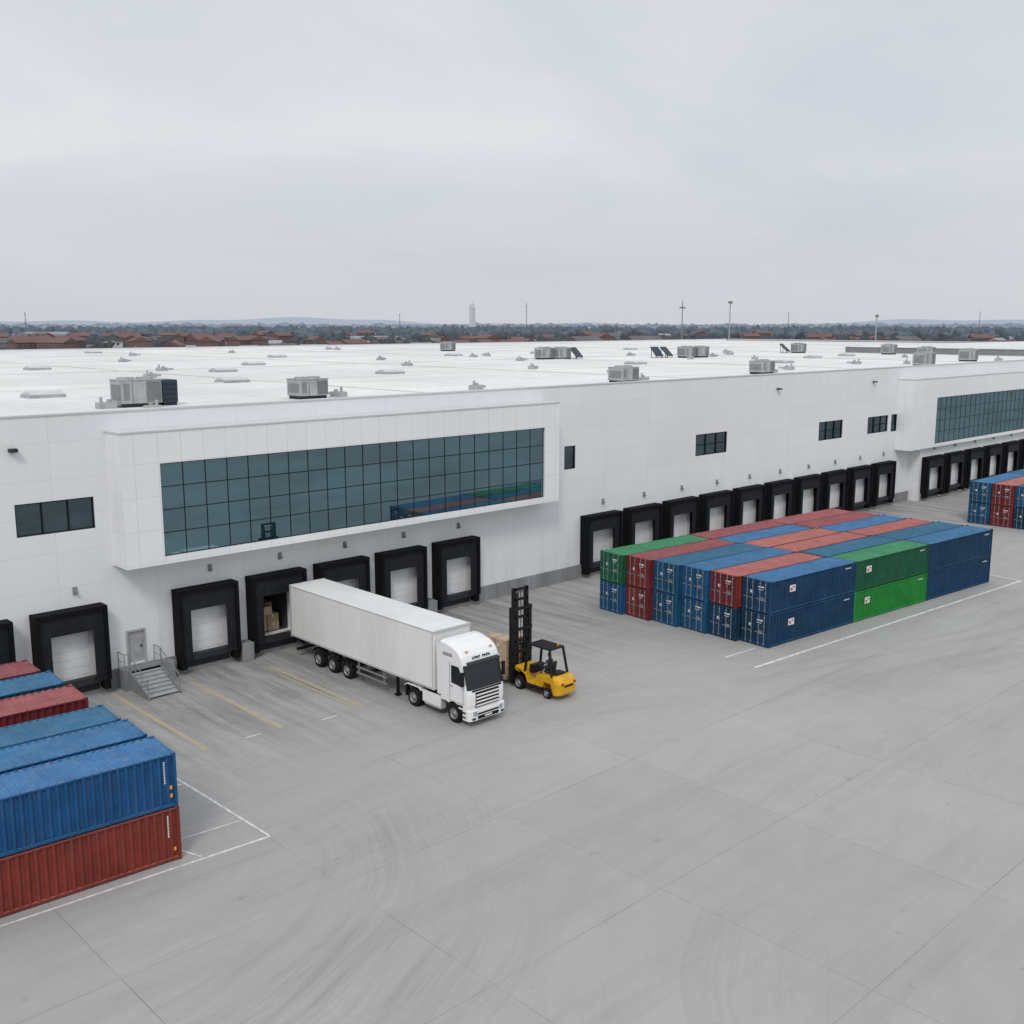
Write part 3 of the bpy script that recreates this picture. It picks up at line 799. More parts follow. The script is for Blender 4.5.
# ------------------------------------------------------------------ truck (front faces -Y)
TX, TY = 38.0, 41.9
tr = thing("articulated_truck", "white articulated lorry with box trailer backed towards a loading dock", "truck", (TX, TY, 0))
W = 1.38
b = MB(); b.box(-W, W, 3.0, 18.0, 1.45, 4.95)
trailer = part("trailer", b, [M['trailerwhite']], tr, bevel=.05)
b = MB()
for s in (-1, 1):
    x_ = s * W; xa, xb = (x_ - .02, x_ - .001) if s < 0 else (x_ + .001, x_ + .02)
    b.box(xa, xb, 3.05, 17.95, 1.48, 1.60); b.box(xa, xb, 3.05, 17.95, 4.86, 4.92)
    for yy in (3.05, 17.87): b.box(xa, xb, yy, yy + .08, 1.6, 4.86)
b.box(-W - .02, W + .02, 18.001, 18.06, 1.4, 4.97)
b.box(-W - .01, W + .01, 2.94, 2.999, 4.82, 4.96)
part("trailer_rail", b, [M['trailerrail']], trailer)
b = MB()
for x_ in (-.55, .45): b.box(x_, x_ + .1, 3.4, 17.8, 1.0, 1.44)
for y in np.arange(4, 17.8, 1.3): b.box(-W + .1, W - .1, y, y + .08, 1.3, 1.44)
for s in (-1, 1):
    b.box(s * .85 - .07, s * .85 + .07, 7.0, 7.14, .12, 1.44); b.box(s*.85 - .16, s*.85 + .16, 6.92, 7.22, 0.0, .12)
b.box(-1.2, 1.2, 17.6, 17.75, .5, .65)
part("trailer_chassis", b, [M['chassis']], trailer)
for s in (-1, 1):
    b = MB(); xx = s * (W - .1)
    b.box(xx - .03, xx + .03, 7.6, 10.7, .62, .72); b.box(xx - .03, xx + .03, 7.6, 10.7, 1.0, 1.1)
    b.box(xx - .04, xx + .04, 7.8, 7.88, .6, 1.44); b.box(xx - .04, xx + .04, 10.4, 10.48, .6, 1.44)
    part("side_guard", b, [M['midgrey']], trailer)
b = MB(); b.box(-.5, .5, 1.6, 6.2, .6, .95); b.box(-.9, .9, 4.2, 5.6, 1.0, 1.25); b.box(-.3, .3, .3, 1.6, .5, .9)
for s in (-1, 1): b.box(s*1.2 - .15, s*1.2 + .15, 5.6, 5.7, .5, 1.3)
part("tractor_chassis", b, [M['chassis']], tr)
for s in (-1, 1):
    b = MB(); x0_ = -W + .02 if s < 0 else W - .52
    b.box(x0_, x0_ + .5, 2.45, 4.0, .42, 1.12)
    part("fuel_tank", b, [M['trailerrail']], tr, bevel=.12)
    b = MB(); x0_ = -W if s < 0 else W - .04
    b.box(x0_, x0_ + .04, 2.42, 4.05, .62, 1.30)
    part("side_fairing", b, [M['truckwhite']], tr)
    b = MB()
    b.prism_x([(4.2, 1.18), (4.45, 1.32), (5.5, 1.32), (5.75, 1.18), (5.75, 1.12), (5.5, 1.26), (4.45, 1.26), (4.2, 1.12)], -W if s < 0 else W - .6, -W + .6 if s < 0 else W)
    part("mudguard", b, [M['truckwhite']], tr)
def arc(cy, cz, r, a0, a1, n):
    return [(cy + r * math.cos(R(a0 + (a1 - a0) * i / n)), cz + r * math.sin(R(a0 + (a1 - a0) * i / n))) for i in range(n + 1)]
prof = [(0.08, .95), (0.0, 1.3), (0.0, 1.85), (.05, 2.12), (.42, 3.52), (.48, 3.74), (.58, 3.96), (.85, 4.24), (1.3, 4.46), (2.0, 4.60), (2.42, 4.62), (2.42, 1.15), (1.95, 1.15)]
prof += arc(1.32, .58, .66, 50, 130, 8)
prof += [(.8, .95)]
SEC = [(-W, .24), (-W + .03, .15), (-W + .09, .08), (-W + .20, .03), (-W + .45, .0), (W - .45, 0), (W - .20, .03), (W - .09, .08), (W - .03, .15), (W, .24)]
b = MB(); b.loft_x(prof, SEC, 1.0, 0, 3.8)
cab = part("cab", b, [M['truckwhite']], tr, bevel=.04, seg=3)
def fy_(z): return .05 + (z - 2.12) * (.42 - .05) / (3.52 - 2.12)
def offs(x):
    a = abs(x)
    for (x0, o0), (x1, o1) in zip(SEC[5:], SEC[6:]):
        if a <= x1 + 1e-6: return o0 + (o1 - o0) * max(0, (a - x0)) / (x1 - x0)
    return .24
b = MB(); cols_ = [-W + .03, -W + .09, -W + .20, -W + .45, -.3, .3, W - .45, W - .20, W - .09, W - .03]
rowsz = [2.15, 2.6, 3.1, 3.50]
vs = []
for z in rowsz:
    for x in cols_:
        k = min(1, (1.0 - fy_(z)) * 1.4)
        vs.append((x, fy_(z) + offs(x) * k - .022, z))
nn = len(cols_)
b.add(vs, [(r_ * nn + c_, r_ * nn + c_ + 1, (r_ + 1) * nn + c_ + 1, (r_ + 1) * nn + c_) for r_ in range(3) for c_ in range(nn - 1)], 0, True)
part("windscreen", b, [M['truckglass']], cab)
for s in (-1, 1):
    b = MB(); xx = s * (W + .008)
    b.prism_x([(.52, 2.28), (1.46, 2.36), (1.46, 3.36), (.84, 3.36), (.52, 2.75)], xx - .015, xx + .008)
    part("side_window", b, [M['truckglass']], cab)
    b = MB()
    b.box(xx - .015, xx + .004, .46, .473, 1.3, 3.4); b.box(xx - .015, xx + .004, 1.60, 1.613, 1.3, 3.5)
    b.box(xx - .015, xx + .004, .46, 1.61, 1.285, 1.3); b.box(xx - .02, xx + .03, 1.36, 1.52, 2.12, 2.17)
    part("door_seam", b, [M['midgrey']], cab)
    b = MB(); b.box(xx - .03, xx - .001, .26, .70, .55, .62); b.box(xx - .03, xx - .001, .26, .70, .80, .88); b.box(xx - .03, xx + .004, .50, .95, 1.10, 1.2)
    part("cab_step", b, [M['chassis']], cab)
b = MB()
b.box(-.88, .88, -.010, .04, 1.10, 1.98)
part("grille", b, [M['chassis']], cab, bevel=.02)
for k in range(4):
    b = MB(); b.box(-.84, .84, -.035, -.011, 1.17 + k * .20, 1.26 + k * .20)
    part("grille_slat", b, [M['truckwhite']], cab, bevel=.01)
b = MB(); b.box(-1.08, 1.08, .012, .10, 2.04, 2.12); part("wiper_panel", b, [M['chassis']], cab)
b = MB(); b.loft_x([(-.08, .38), (-.08, .98), (.55, .98), (.55, .38)], [(x, o * .9) for x, o in SEC], .5)
bump = part("bumper", b, [M['truckwhite']], tr, bevel=.04)
b = MB()
b.box(-.78, .78, -.092, -.07, .44, .64); b.box(-.78, .78, -.092, -.07, .70, .80)
part("bumper_grille", b, [M['chassis']], bump)
b = MB(); b.box(-.26, .26, -.10, -.0925, .50, .60); part("number_plate", b, [M['white']], bump)
for s in (-1, 1):
    b = MB(); b.loft_x([(-.02, .66), (-.02, .93), (.2, .93), (.2, .66)], [(s * 1.32, .10), (s * 1.2, -.01), (s * 1.0, -.07), (s * .84, -.08)], .3); part("headlight", b, [M['lamp']], bump)
    b = MB(); b.box(s * 1.06 - .12, s * 1.06 + .12, -.095, -.06, .46, .56); part("fog_light", b, [M['chassis']], bump)
    b = MB(); b.box(s * 1.55 - .10, s * 1.55 + .10, .28, .42, 2.40, 3.2); b.box(min(s * 1.3, s * 1.5), max(s * 1.3, s * 1.5), .33, .37, 3.1, 3.16)
    b.box(min(s * 1.3, s * 1.5), max(s * 1.3, s * 1.5), .33, .37, 2.50, 2.56)
    part("mirror", b, [M['chassis']], cab, bevel=.04)
    b = MB(); b.box(s * .9 - .08, s * .9 + .08, .66, .78, 4.14, 4.20)
    part("marker_lamp", b, [M['orange']], cab)
    b = MB(); b.prism_x([(2.42, 1.4), (2.42, 4.4), (2.72, 4.35), (2.72, 1.4)], s * (W - .03) - .02, s * (W - .03) + .02)
    part("side_deflector", b, [M['truckwhite']], cab)
b = MB(); b.prism_x([(.40, 3.53), (.16, 3.56), (.18, 3.62), (.46, 3.66)], -1.15, 1.15); part("sun_visor", b, [M['darkgrey']], cab, bevel=.02)
b = MB()
for k in range(9):
    if k == 4: continue
    x_ = -.66 + k * .15
    b.box(x_, x_ + .035, .455, .56, 3.74, 3.88); b.box(x_ + .035, x_ + .10, .455, .56, 3.84 if k % 2 else 3.78, 3.88 if k % 2 else 3.82)
part("cab_lettering", b, [M['darkgrey']], cab)
b = MB()
for k in range(10): b.box(-W - .006, -W + .01, 1.4 + k * .08, 1.44 + k * .08, 3.80, 4.00)
part("cab_side_lettering", b, [M['darkgrey']], cab)
def wheel(parent, x, y, r=.55, w=.34, side=-1, dual=False):
    b = MB(); ww = w * (2 if dual else 1)
    h = ww / 2
    b.lathe_x((0, 0, 0), [(-h, r * .60), (-h, r * .88), (-h + .05, r * .98), (-h + .09, r), (h - .09, r), (h - .05, r * .98), (h, r * .88), (h, r * .6)], 28)
    root = part("wheel", b, [M['tyre']], parent, (x, y, r))
    b = MB(); o = side * h
    b.lathe_x((0, 0, 0), [(o, r * .62), (o - side * .03, r * .60), (o - side * .10, r * .45), (o - side * .06, r * .28), (o + side * .02, r * .22), (o + side * .04, .005)], 20)
    for k in range(8):
        a = k * math.pi / 4
        b.cyl((o - side * .08, r * .36 * math.cos(a), r * .36 * math.sin(a)), (o - side * .03, r * .36 * math.cos(a), r * .36 * math.sin(a)), .025, 6)
    part("rim", b, [M['rim']], root)
for s in (-1, 1):
    wheel(tr, s * (W - .20), 1.32, .55, .34, s)
    wheel(tr, s * (W - .34), 4.95, .55, .32, s, True)
    for y in (11.7, 13.3, 14.9):
        wheel(tr, s * (W - .24), y, .55, .42, s)
        b = MB(); x0_ = -W + .02 if s < 0 else W - .5
        b.prism_x([(y - .62, 1.0), (y - .4, 1.26), (y + .4, 1.26), (y + .62, 1.0), (y + .58, .98), (y + .37, 1.22), (y - .37, 1.22), (y - .58, .98)], x0_, x0_ + .48)
        part("mudguard", b, [M['chassis']], trailer)

# ------------------------------------------------------------------ forklift (faces +Y)
FS = .94
fk = thing("forklift", "yellow forklift with raised black mast carrying boxes beside the truck", "forklift", (44.0, 43.3, 0))
fk.scale = (FS, FS, FS)
b = MB()
b.prism_x([(-1.9, .75), (-1.75, .35), (-1.35, .35), (-1.2, .95), (-.55, .95), (-.42, .32), (.9, .32), (1.05, 1.0), (1.9, 1.15), (2.1, 1.25), (2.0, 1.5), (1.2, 1.45), (.85, .62), (.25, .62), (.05, 1.3), (-.9, 1.45), (-1.5, 1.5), (-1.85, 1.35)], -.74, .74)
fbody = part("body", b, [M['yellow']], fk, bevel=.05)
b = MB(); b.loft_x([(-2.1, .50), (-2.02, .34), (-1.55, .32), (-1.55, 1.50), (-1.9, 1.42), (-2.12, 1.1)], [(-.88, .35), (-.75, .12), (-.5, 0), (.5, 0), (.75, .12), (.88, .35)], -1.6)
part("counterweight", b, [M['yellow']], fk, bevel=.06)
for s in (-1, 1):
    b = MB(); b.box(s * .74 - .12, s * .74 + .12, -.50, .95, .40, .60); part("step", b, [M['chassis']], fk)
    wheel(fk, s * .74, 1.55, .44, .34, s)
    wheel(fk, s * .76, -1.0, .36, .28, s)
    b = MB(); b.box(s * .55 - .1, s * .55 + .1, -2.15, -2.08, 1.08, 1.2); part("rear_light", b, [M['redlens']], fk)
b = MB(); b.box(-.6, .6, 1.5, 1.9, .35, .95); part("front_axle", b, [M['chassis']], fk)
b = MB(); b.box(-.4, .4, -2.14, -2.10, .9, 1.03); part("rear_vent", b, [M['chassis']], fk)
b = MB(); b.box(-.45, .45, -1.45, -.80, 1.505, 1.62); part("engine_cover", b, [M['chassis']], fk, bevel=.04)
b = MB(); b.box(-.5, .5, .55, .95, 1.2, 1.75); part("dashboard", b, [M['chassis']], fk, bevel=.05)
b = MB(); b.box(-.3, .3, -.75, -.2, 1.42, 1.60); b.prism_x([(-.72, 1.5), (-.85, 2.2), (-.72, 2.23), (-.58, 1.6)], -.28, .28)
part("seat", b, [M['seat']], fk, bevel=.04)
b = MB(); b.cyl((0, .6, 1.6), (0, .42, 1.75), .035, 8)
for k in range(14):
    a0, a1 = 2 * math.pi * k / 14, 2 * math.pi * (k + 1) / 14
    def pp(a): return (0.19 * math.cos(a), .42 + .17 * math.sin(a), 1.75 + .07 * math.sin(a))
    b.cyl(pp(a0), pp(a1), .018, 6)
b.cyl(pp(0), pp(math.pi), .014, 6)
part("steering_wheel", b, [M['seat']], fk)
b = MB()
for s in (-1, 1):
    b.cyl((s * .70, 1.15, 1.3), (s * .60, .85, 3.15), .085, 8)
    b.cyl((s * .72, -1.30, 1.45), (s * .60, -1.0, 3.15), .085, 8)
    b.cyl((s * .60, .89, 3.15), (s * .60, -1.03, 3.15), .07, 8)
b.cyl((-.62, .87, 3.15), (.62, .87, 3.15), .07, 8); b.cyl((-.62, -1.02, 3.15), (.62, -1.02, 3.15), .07, 8)
for k in range(8): b.box(-.53 + k * .14, -.43 + k * .14, -1.02, .87, 3.12, 3.20)
part("overhead_guard", b, [M['chassis']], fk)
b = MB(); b.cyl((.35, -.8, 3.20), (.35, -.8, 3.36), .07, 10); part("beacon", b, [M['orange']], fk)
b = MB()
for s in (-1, 1):
    b.box(s * .78 - .12, s * .78 + .12, 2.14, 2.42, .22, 5.3)
    b.box(s * .56 - .10, s * .56 + .10, 2.20, 2.46, .9, 6.55)
for z in (.5, 2.2, 3.7, 5.1): b.box(-.86, .86, 2.06, 2.14, z, z + .2)
for z in (2.9, 4.5, 5.7, 6.38): b.box(-.6, .6, 2.20, 2.30, z, z + .17)
for xx in (-.34, .34): b.cyl((xx, 2.28, .4), (xx, 2.28, 4.5), .095, 8); b.cyl((xx, 2.28, 4.5), (xx, 2.28, 6.2), .06, 8)
for xx in (-.12, .12): b.box(xx - .03, xx + .03, 2.36, 2.38, .9, 6.3)
part("mast", b, [M['chassis']], fk)
b = MB()
for z in (.55, 1.15): b.box(-.85, .85, 2.47, 2.54, z, z + .12)
for xx in (-.8, -.4, 0, .4, .8): b.box(xx - .03, xx + .03, 2.475, 2.53, .67, 2.6)
b.box(-.85, .85, 2.475, 2.53, 2.6, 2.68)
part("load_backrest", b, [M['chassis']], fk)
for s in (-1, 1):
    b = MB(); b.box(s * .38 - .06, s * .38 + .06, 2.545, 2.60, .46, 1.25); b.prism_x([(2.6, .46), (2.6, .52), (4.3, .50), (4.3, .46)], s * .38 - .06, s * .38 + .06)
    part("fork", b, [M['chassis']], fk)
PX, PY, PZ = 44.0, 43.3 + 3.45, .36
pal = thing("wooden_pallet", "wooden pallet lifted on forklift forks under cardboard boxes", "pallet", (PX, PY, PZ))
b = MB()
for k in range(7): b.box(-.98, .98, -.94 + k * .285, -.94 + k * .285 + .18, .13, .155)
for k in range(4): b.box(-.98, .98, -.94 + k * .57, -.94 + k * .57 + .12, 0, .022)
part("deck_board", b, [M['wood']], pal)
b = MB()
for xx in (-.98, -.07, .84):
    for yy in (-.94, -.08, .78): b.box(xx, xx + .14, yy, yy + .16, .023, .129)
part("block", b, [M['wood']], pal)
bx = thing("cardboard_box", "sealed brown cardboard box stacked on the forklift pallet", "box", group="cardboard boxes on the pallet")
b = MB(); b.box(-.44, .44, -.435, .435, 0, .575); part("carton", b, [M['card']], bx, bevel=.02)
b = MB(); b.box(-.443, .443, -.05, .05, .5755, .578); b.box(-.443, -.4405, -.05, .05, .34, .5755); b.box(-.05, .05, -.438, -.4355, .34, .5755)
b.box(-.4425, -.4405, .12, .36, .1, .28, 1)
part("tape", b, [M['tape'], M['white']], bx)
first = True
for k in range(4):
    for i in (-1, 1):
        for j in (-1, 1):
            if k == 3 and i == 1 and j == 1: continue
            loc = (PX + i * .485 + random.uniform(-.03, .03), PY + j * .475 + random.uniform(-.025, .025), PZ + .156 + k * .580)
            if first: bx.location = loc; first = False
            else: copy_thing(bx, loc, random.uniform(-.03, .03))
for (yy, lst) in ((62.95, ((35.85, 0), (36.82, 0), (35.85, 1), (36.80, 1), (36.3, 2))), (63.95, ((35.85, 0), (36.8, 0), (35.9, 1), (36.85, 1), (35.9, 2), (36.9, 2), (36.3, 3)))):
    for (x, z) in lst:
        c = copy_thing(bx, (x, yy, 1.26 + .580 * z), random.uniform(-.03, .03), "brown cardboard box waiting inside the open loading dock"); c["group"] = "cardboard boxes inside the open dock"

# ------------------------------------------------------------------ driver (seated, skin modifier)
def person(loc):
    verts = []; edges = []; rad = []
    def v(p, r, par=None):
        verts.append(p); rad.append(r); i = len(verts) - 1
        if par is not None: edges.append((par, i))
        return i
    pel = v((0, 0, 0), .15)
    sp = v((0, -.02, .22), .15, pel); ch = v((0, 0, .42), .17, sp); nk = v((0, .01, .56), .065, ch); n2 = v((0, .02, .63), .06, nk)
    hd = v((0, .04, .72), .10, n2); h2 = v((0, .04, .82), .095, hd)
    for s in (-1, 1):
        sh = v((s * .19, 0, .48), .075, ch); el = v((s * .27, .14, .26), .05, sh); wr = v((s * .17, .38, .30), .032, el); pm = v((s * .15, .44, .31), .035, wr)
        for k, (dx, L_) in enumerate(((-.03, .06), (-.01, .075), (.01, .07), (.03, .055))):
            f1 = v((s * (.15 + dx), .44 + L_ * .6, .315), .010, pm); v((s * (.15 + dx) * .98, .44 + L_ * .8, .29), .009, f1)
        t1 = v((s * .11, .45, .30), .011, pm); v((s * .10, .47, .28), .009, t1)
        hp = v((s * .10, .03, -.02), .10, pel); kn = v((s * .15, .45, .02), .07, hp); an = v((s * .15, .55, -.40), .045, kn); v((s * .16, .68, -.44), .04, an)
    me = bpy.data.meshes.new("person"); me.from_pydata(verts, edges, [])
    o = bpy.data.objects.new("person_tmp", me); COL.objects.link(o)
    o.modifiers.new("skin", 'SKIN')
    for i, r_ in enumerate(rad): me.skin_vertices[0].data[i].radius = (r_, r_)
    me.skin_vertices[0].data[0].use_root = True
    sb = o.modifiers.new("sub", 'SUBSURF'); sb.levels = 2; sb.render_levels = 2
    bpy.context.view_layer.update()
    dg = bpy.context.evaluated_depsgraph_get()
    nm = bpy.data.meshes.new_from_object(o.evaluated_get(dg))
    bpy.data.objects.remove(o)
    nm.name = "person"
    nm.materials.clear()
    for m in (M['jacket'], M['trousers'], M['skin']): nm.materials.append(m)
    for p_ in nm.polygons:
        c = p_.center; p_.use_smooth = True
        if c.z > .585 or (c.y > .385 and .2 < c.z < .4): p_.material_index = 2
        elif c.z < .06: p_.material_index = 1
        else: p_.material_index = 0
    t = thing("person", "seated driver in dark jacket and trousers holding the steering wheel", "person", loc, mesh=nm)
    bm = bmesh.new(); bmesh.ops.create_uvsphere(bm, u_segments=16, v_segments=10, radius=.115)
    bmesh.ops.translate(bm, verts=bm.verts, vec=(0, .02, .83))
    dl = [v_ for v_ in bm.verts if v_.co.z < .80 and v_.co.y > -.02]; bmesh.ops.delete(bm, geom=dl, context='VERTS')
    hm = bpy.data.meshes.new("hair"); bm.to_mesh(hm); bm.free(); hm.materials.append(M['hair']); part("hair", hm, None, t)
    for s in (-1, 1):
        b = MB(); b.cyl((s * .035, .125, .785), (s * .035, .142, .785), .012, 8); part("eye", b, [M['hair']], t)
        b = MB(); b.box(s * .095 - .012, s * .095 + .012, .02, .06, .74, .80); part("ear", b, [M['skin']], t, bevel=.008)
    b = MB(); b.cyl((0, .12, .775), (0, .165, .745), .01, 6, r1=.018); part("nose", b, [M['skin']], t)
    b = MB(); b.box(-.025, .025, .125, .142, .712, .72); part("mouth", b, [M['redlens']], t)
person((44.0, 43.3 - .40, 1.62))

# ------------------------------------------------------------------ far landscape
HD = R(43.6)
def polar(d, a): return d * math.sin(HD + a), d * math.cos(HD + a)
def mast(x, y, h):
    o = thing("light_mast", "tall grey floodlight mast rising behind the warehouse", "light mast", (x, y, 0), R(20), group="floodlight masts behind the warehouse")
    b = MB(); b.cyl((0, 0, 0), (0, 0, h), .38, 10, r1=.2); part("pole", b, [M['greypaint']], o)
    b = MB(); b.box(-1.6, 1.6, -.4, .4, h, h + .25)
    for k in range(4): b.box(-1.5 + k * .85, -.95 + k * .85, -.6, .5, h - .7, h - .002)
    part("floodlight_head", b, [M['midgrey']], o)
mast(376, 263, 31.5); mast(421, 221, 26)
def radio(x, y, h, r):
    o = thing("radio_mast", "thin hazy radio mast above distant trees", "mast", (x, y, 0), group="thin masts on the horizon")
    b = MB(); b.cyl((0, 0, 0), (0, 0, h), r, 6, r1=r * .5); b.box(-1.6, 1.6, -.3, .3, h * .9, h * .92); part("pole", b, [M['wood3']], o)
radio(362, 277, 32, .35)
for (x, y, h) in ((1397, 1428, 62), (1250, 1620, 44), (700, 2000, 45), (2000, 1250, 50), (2600, 1100, 55)): radio(x, y, h, 1.0)
o = thing("distant_tower", "hazy grey tower block on the horizon", "tower", (1990, 2250, 0))
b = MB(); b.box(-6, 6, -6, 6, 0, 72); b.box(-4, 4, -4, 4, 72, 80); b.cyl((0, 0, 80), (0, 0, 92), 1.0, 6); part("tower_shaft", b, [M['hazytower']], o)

roofmats = [simple('red_tile_roof', (0.180, 0.105, 0.098), .9, 0, .3, .1), simple('brown_roof', (0.14, 0.13, 0.132), .9, 0, .3, .1), simple('pale_roof', (0.32, 0.34, 0.365), .8, 0, .2, .1)]
wallmats = [simple('brick_far', (0.19, 0.125, 0.12), .9, 0, .3, .1), simple('pale_render_far', (0.31, 0.318, 0.33), .9, 0, .2, .1), simple('grey_render_far', (0.20, 0.22, 0.245), .9, 0, .2, .1)]
winmat = simple('far_window', (0.08, 0.09, 0.10), .4, 0, .2, .1)
def blockmesh(L_, W_, H_, rise, q):
    b = MB(); b.box(-L_/2, L_/2, -W_/2, W_/2, 0, H_, 0)
    b.prism_x([(-W_/2 - .4, H_ + .01), (0, H_ + rise), (W_/2 + .4, H_ + .01)], -L_/2 - .3, L_/2 + .3, 1)
    nf = int(H_ // 3)
    for k in range(nf):
        for i in range(int(L_ // 3)):
            for s in (-1, 1):
                x = -L_/2 + 1 + i * 3; y = s * (W_/2 + .02)
                b.box(x, x + 1.3, y - .02, y + .02, k * 3 + 1, k * 3 + 2.4, 2)
    return b.mesh("house", [wallmats[q], roofmats[q], winmat])
protos = [blockmesh(random.uniform(9, 24), random.uniform(8, 14), random.uniform(6, 10), random.uniform(2, 4), k % 3) for k in range(6)]
flats = [blockmesh(random.uniform(14, 26), random.uniform(10, 14), random.uniform(9, 13), random.uniform(2, 4), [0, 0, 1, 2][k]) for k in range(4)]
labs = ["brick house with a red tiled roof among trees", "pale rendered house with a brown roof among trees", "grey building with a pale pitched roof among trees"]
for k in range(150):
    d = 650 * (2.6 ** (random.random() ** 1.3)); a = R(random.uniform(-31, 31))
    x, y = polar(d, a)
    if y < 250 and x < 350: continue
    q = random.randrange(6)
    thing("house", labs[q % 3], "house", (x, y, 0), random.uniform(0, 3.14), "houses in the distant town", protos[q])
for k in range(64):
    a = R(random.uniform(-30, -13)) if k < 42 else R(random.uniform(-15, 28))
    d = random.uniform(620, 1100) if k < 42 else random.uniform(750, 1400)
    x, y = polar(d, a); q = random.choice([0, 1, 0, 1, 2, 3])
    if y < 262 and x < 380: continue
    thing("apartment_block", ["brick apartment block with a red roof among trees", "brick apartment block with a red roof among trees", "pale apartment block with a brown roof among trees", "grey apartment block with a pale roof among trees"][q], "apartment block", (x, y, 0), random.uniform(0, 3.1), "apartment blocks in the distant town", flats[q])
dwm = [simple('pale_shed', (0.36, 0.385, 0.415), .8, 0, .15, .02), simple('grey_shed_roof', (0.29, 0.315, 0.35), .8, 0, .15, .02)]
for k in range(10):
    x, y = polar(random.uniform(900, 2400), R(random.uniform(-28, 28)))
    L_, W_, H_ = random.uniform(40, 80), random.uniform(30, 50), random.uniform(9, 12)
    b = MB(); b.box(-L_/2, L_/2, -W_/2, W_/2, 0, H_, 0); b.prism_x([(-W_/2, H_ + .01), (0, H_ + 2), (W_/2, H_ + .01)], -L_/2, L_/2, 1)
    thing("industrial_shed", "long pale industrial shed beyond the warehouse", "industrial shed", (x, y, 0), random.uniform(-.3, .3), "industrial sheds in the distance", b.mesh("shed", dwm))

bm = bmesh.new(); bmesh.ops.create_icosphere(bm, subdivisions=2, radius=1.0)
iv = np.array([v.co[:] for v in bm.verts]); ifc = np.array([[v.index for v in f.verts] for f in bm.faces]); bm.free()
def wood(name, dmin, dmax, n, rmin, rmax, mat, p=1.0, hmax=1.0):
    VV = []; FF = []; off = 0
    k = 0
    cl = []
    for _ in range(max(6, n // 30)):
        d = dmin + (dmax - dmin) * random.random() ** p; cl.append((d, random.uniform(-34, 34)))
    while k < n:
        d, a = random.choice(cl)
        d += random.gauss(0, (dmax - dmin) * .05); a += random.gauss(0, 2.6)
        if d < dmin: d = dmin + random.random() * 40
        x, y = polar(d, R(a))
        if y < 262 and x < 380: k += 1; continue
        r_ = random.uniform(rmin, rmax)
        if a < -14 and d < 700: k += 1; continue
        s = np.array([r_ * random.uniform(.8, 1.3), r_ * random.uniform(.8, 1.3), r_ * random.uniform(.8, 1.5) * hmax])
        jit = 1 + rng.normal(0, .16, (len(iv), 1))
        VV.append(iv * jit * s + np.array([x, y, s[2] * .75])); FF.append(ifc + off); off += len(iv); k += 1
    V = np.concatenate(VV); F = np.concatenate(FF)
    me = bpy.data.meshes.new(name)
    me.vertices.add(len(V)); me.vertices.foreach_set("co", V.ravel().astype(np.float32))
    me.loops.add(F.size); me.loops.foreach_set("vertex_index", F.ravel().astype(np.int32))
    me.polygons.add(len(F)); me.polygons.foreach_set("loop_start", np.arange(0, F.size, 3, dtype=np.int32))
    me.update(calc_edges=True); me.materials.append(mat)
    o = bpy.data.objects.new(name, me); COL.objects.link(o); o["kind"] = "stuff"
    o["label"] = "dark hazy woodland and hedges around a distant town"; o["category"] = "woodland"
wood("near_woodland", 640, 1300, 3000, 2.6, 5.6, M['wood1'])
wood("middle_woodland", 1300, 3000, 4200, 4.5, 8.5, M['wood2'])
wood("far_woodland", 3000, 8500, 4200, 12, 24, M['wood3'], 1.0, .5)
h = MB(); prev = None; n = 160
for k in range(n + 1):
    a = R(-60 + 120 * k / n); d = 15000
    x, y = polar(d, a)
    z = 60 + 40 * math.sin(k * .11 + 1) + 22 * math.sin(k * .31) + 10 * math.sin(k * .9)
    z = max(z, 20)
    cur = ((x, y, -5), (x, y, z), (x * 1.25, y * 1.25, 10))
    if prev:
        h.quad(prev[0], cur[0], cur[1], prev[1]); h.quad(prev[1], cur[1], cur[2], prev[2])
    prev = cur
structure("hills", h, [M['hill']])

# ------------------------------------------------------------------ sky + sun
w = bpy.data.worlds.new("World"); scene.world = w; w.use_nodes = True
nt = w.node_tree; bg = nt.nodes["Background"]
EL, AZ = 44, 230
sky = N(nt, "ShaderNodeTexSky", sky_type='NISHITA'); sky.sun_disc = False
sky.sun_elevation = R(EL); sky.sun_rotation = R(AZ); sky.dust_density = 4; sky.altitude = 50
tc_ = N(nt, "ShaderNodeTexCoord").outputs["Generated"]
sep = N(nt, "ShaderNodeSeparateXYZ"); nt.links.new(tc_, sep.inputs[0])
zz = math_(nt, 'MAXIMUM', math_(nt, 'ADD', sep.outputs[2], 0.20), 0.05)
cv = N(nt, "ShaderNodeCombineXYZ")
nt.links.new(math_(nt, 'DIVIDE', sep.outputs[0], zz), cv.inputs[0]); nt.links.new(math_(nt, 'DIVIDE', sep.outputs[1], zz), cv.inputs[1])
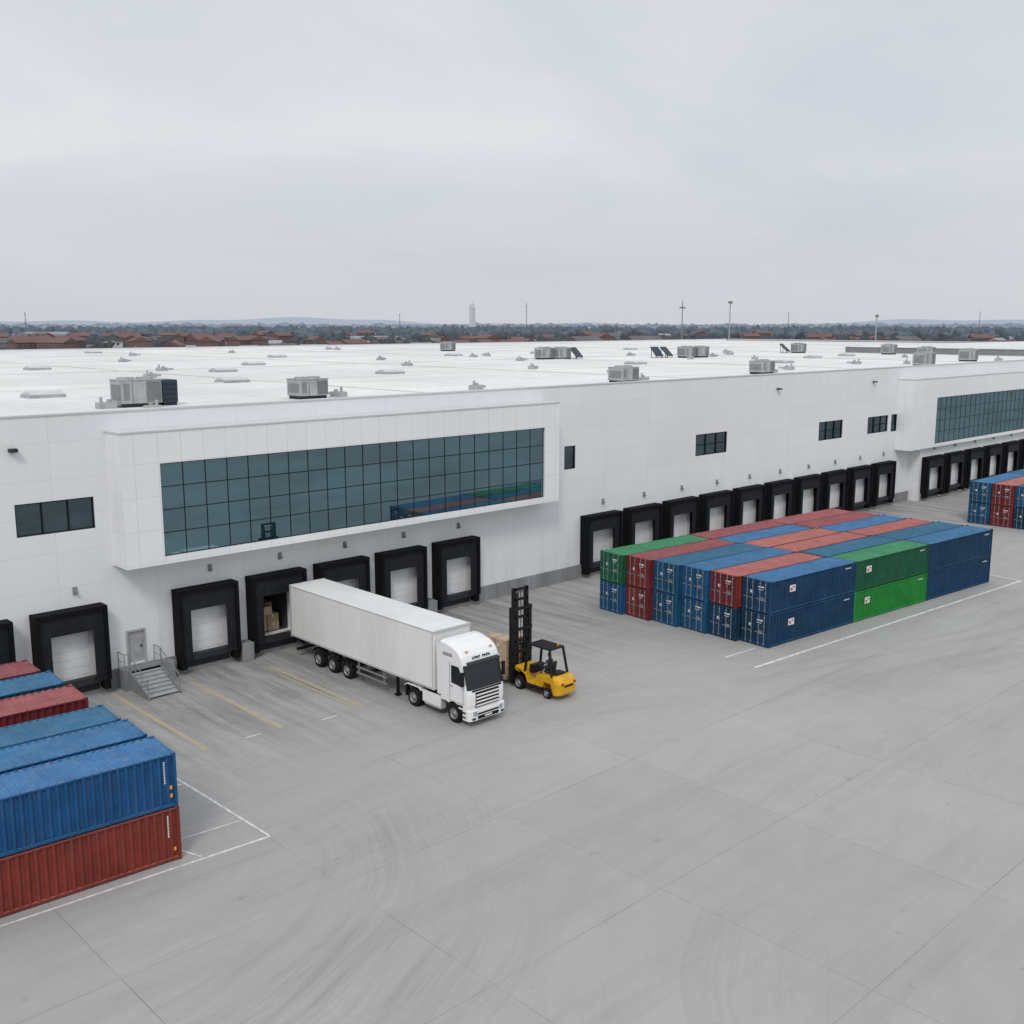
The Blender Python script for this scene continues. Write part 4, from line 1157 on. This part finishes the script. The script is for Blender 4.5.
c1 = ramp(nt, noise(nt, mapping(nt, cv.outputs[0], (.55, .75, 1), (3.1, .7, 0)), .62, 5, .5, .4), [(0.36, 0.0), (0.62, 1.0)])
c2 = ramp(nt, noise(nt, mapping(nt, cv.outputs[0], (1.0, 1.2, 1), (7.1, 2.7, 0)), 1.2, 6, .55, .5), [(0.36, 0.0), (0.64, 1.0)])
cl = math_(nt, 'ADD', math_(nt, 'MULTIPLY', c1, .62), math_(nt, 'MULTIPLY', c2, .38))
cloud = mixc(nt, cl, (5.95, 6.40, 7.05), (7.75, 7.92, 8.15))
grad = ramp(nt, sep.outputs[2], [(0.0, 0.0), (0.14, 1.0)])
cloud = mixc(nt, grad, (6.35, 6.58, 6.95), cloud)
zen = math_(nt, 'MULTIPLY_ADD', ramp(nt, sep.outputs[2], [(0.32, 0.0), (0.9, 1.0)]), 0.5, 1.0)
vm = N(nt, "ShaderNodeVectorMath", operation='SCALE'); nt.links.new(cloud, vm.inputs[0]); nt.links.new(zen, vm.inputs["Scale"])
col = mixc(nt, 0.95, sky.outputs[0], vm.outputs[0])
nt.links.new(col, bg.inputs[0]); bg.inputs[1].default_value = 0.1
sl = bpy.data.lights.new("sun", 'SUN'); sl.energy = 1.15; sl.angle = R(14); sl.color = (1, .97, .93)
so = bpy.data.objects.new("sun", sl); COL.objects.link(so)
d = Vector((math.sin(R(AZ)) * math.cos(R(EL)), math.cos(R(AZ)) * math.cos(R(EL)), math.sin(R(EL))))
so.rotation_euler = d.to_track_quat('Z', 'Y').to_euler()

# ------------------------------------------------------------------ camera
cd = bpy.data.cameras.new("camera"); cd.sensor_width = 36; cd.lens = 1060 * 36 / 1024; cd.clip_end = 60000; cd.clip_start = .5
co = bpy.data.objects.new("camera", cd); COL.objects.link(co)
co.location = (0, 0, 22); co.rotation_euler = (R(90) - math.atan(187 / 1060), 0, -HD)
scene.camera = co
scene.view_settings.view_transform = 'Standard'; scene.view_settings.look = 'None'; scene.view_settings.exposure = 0
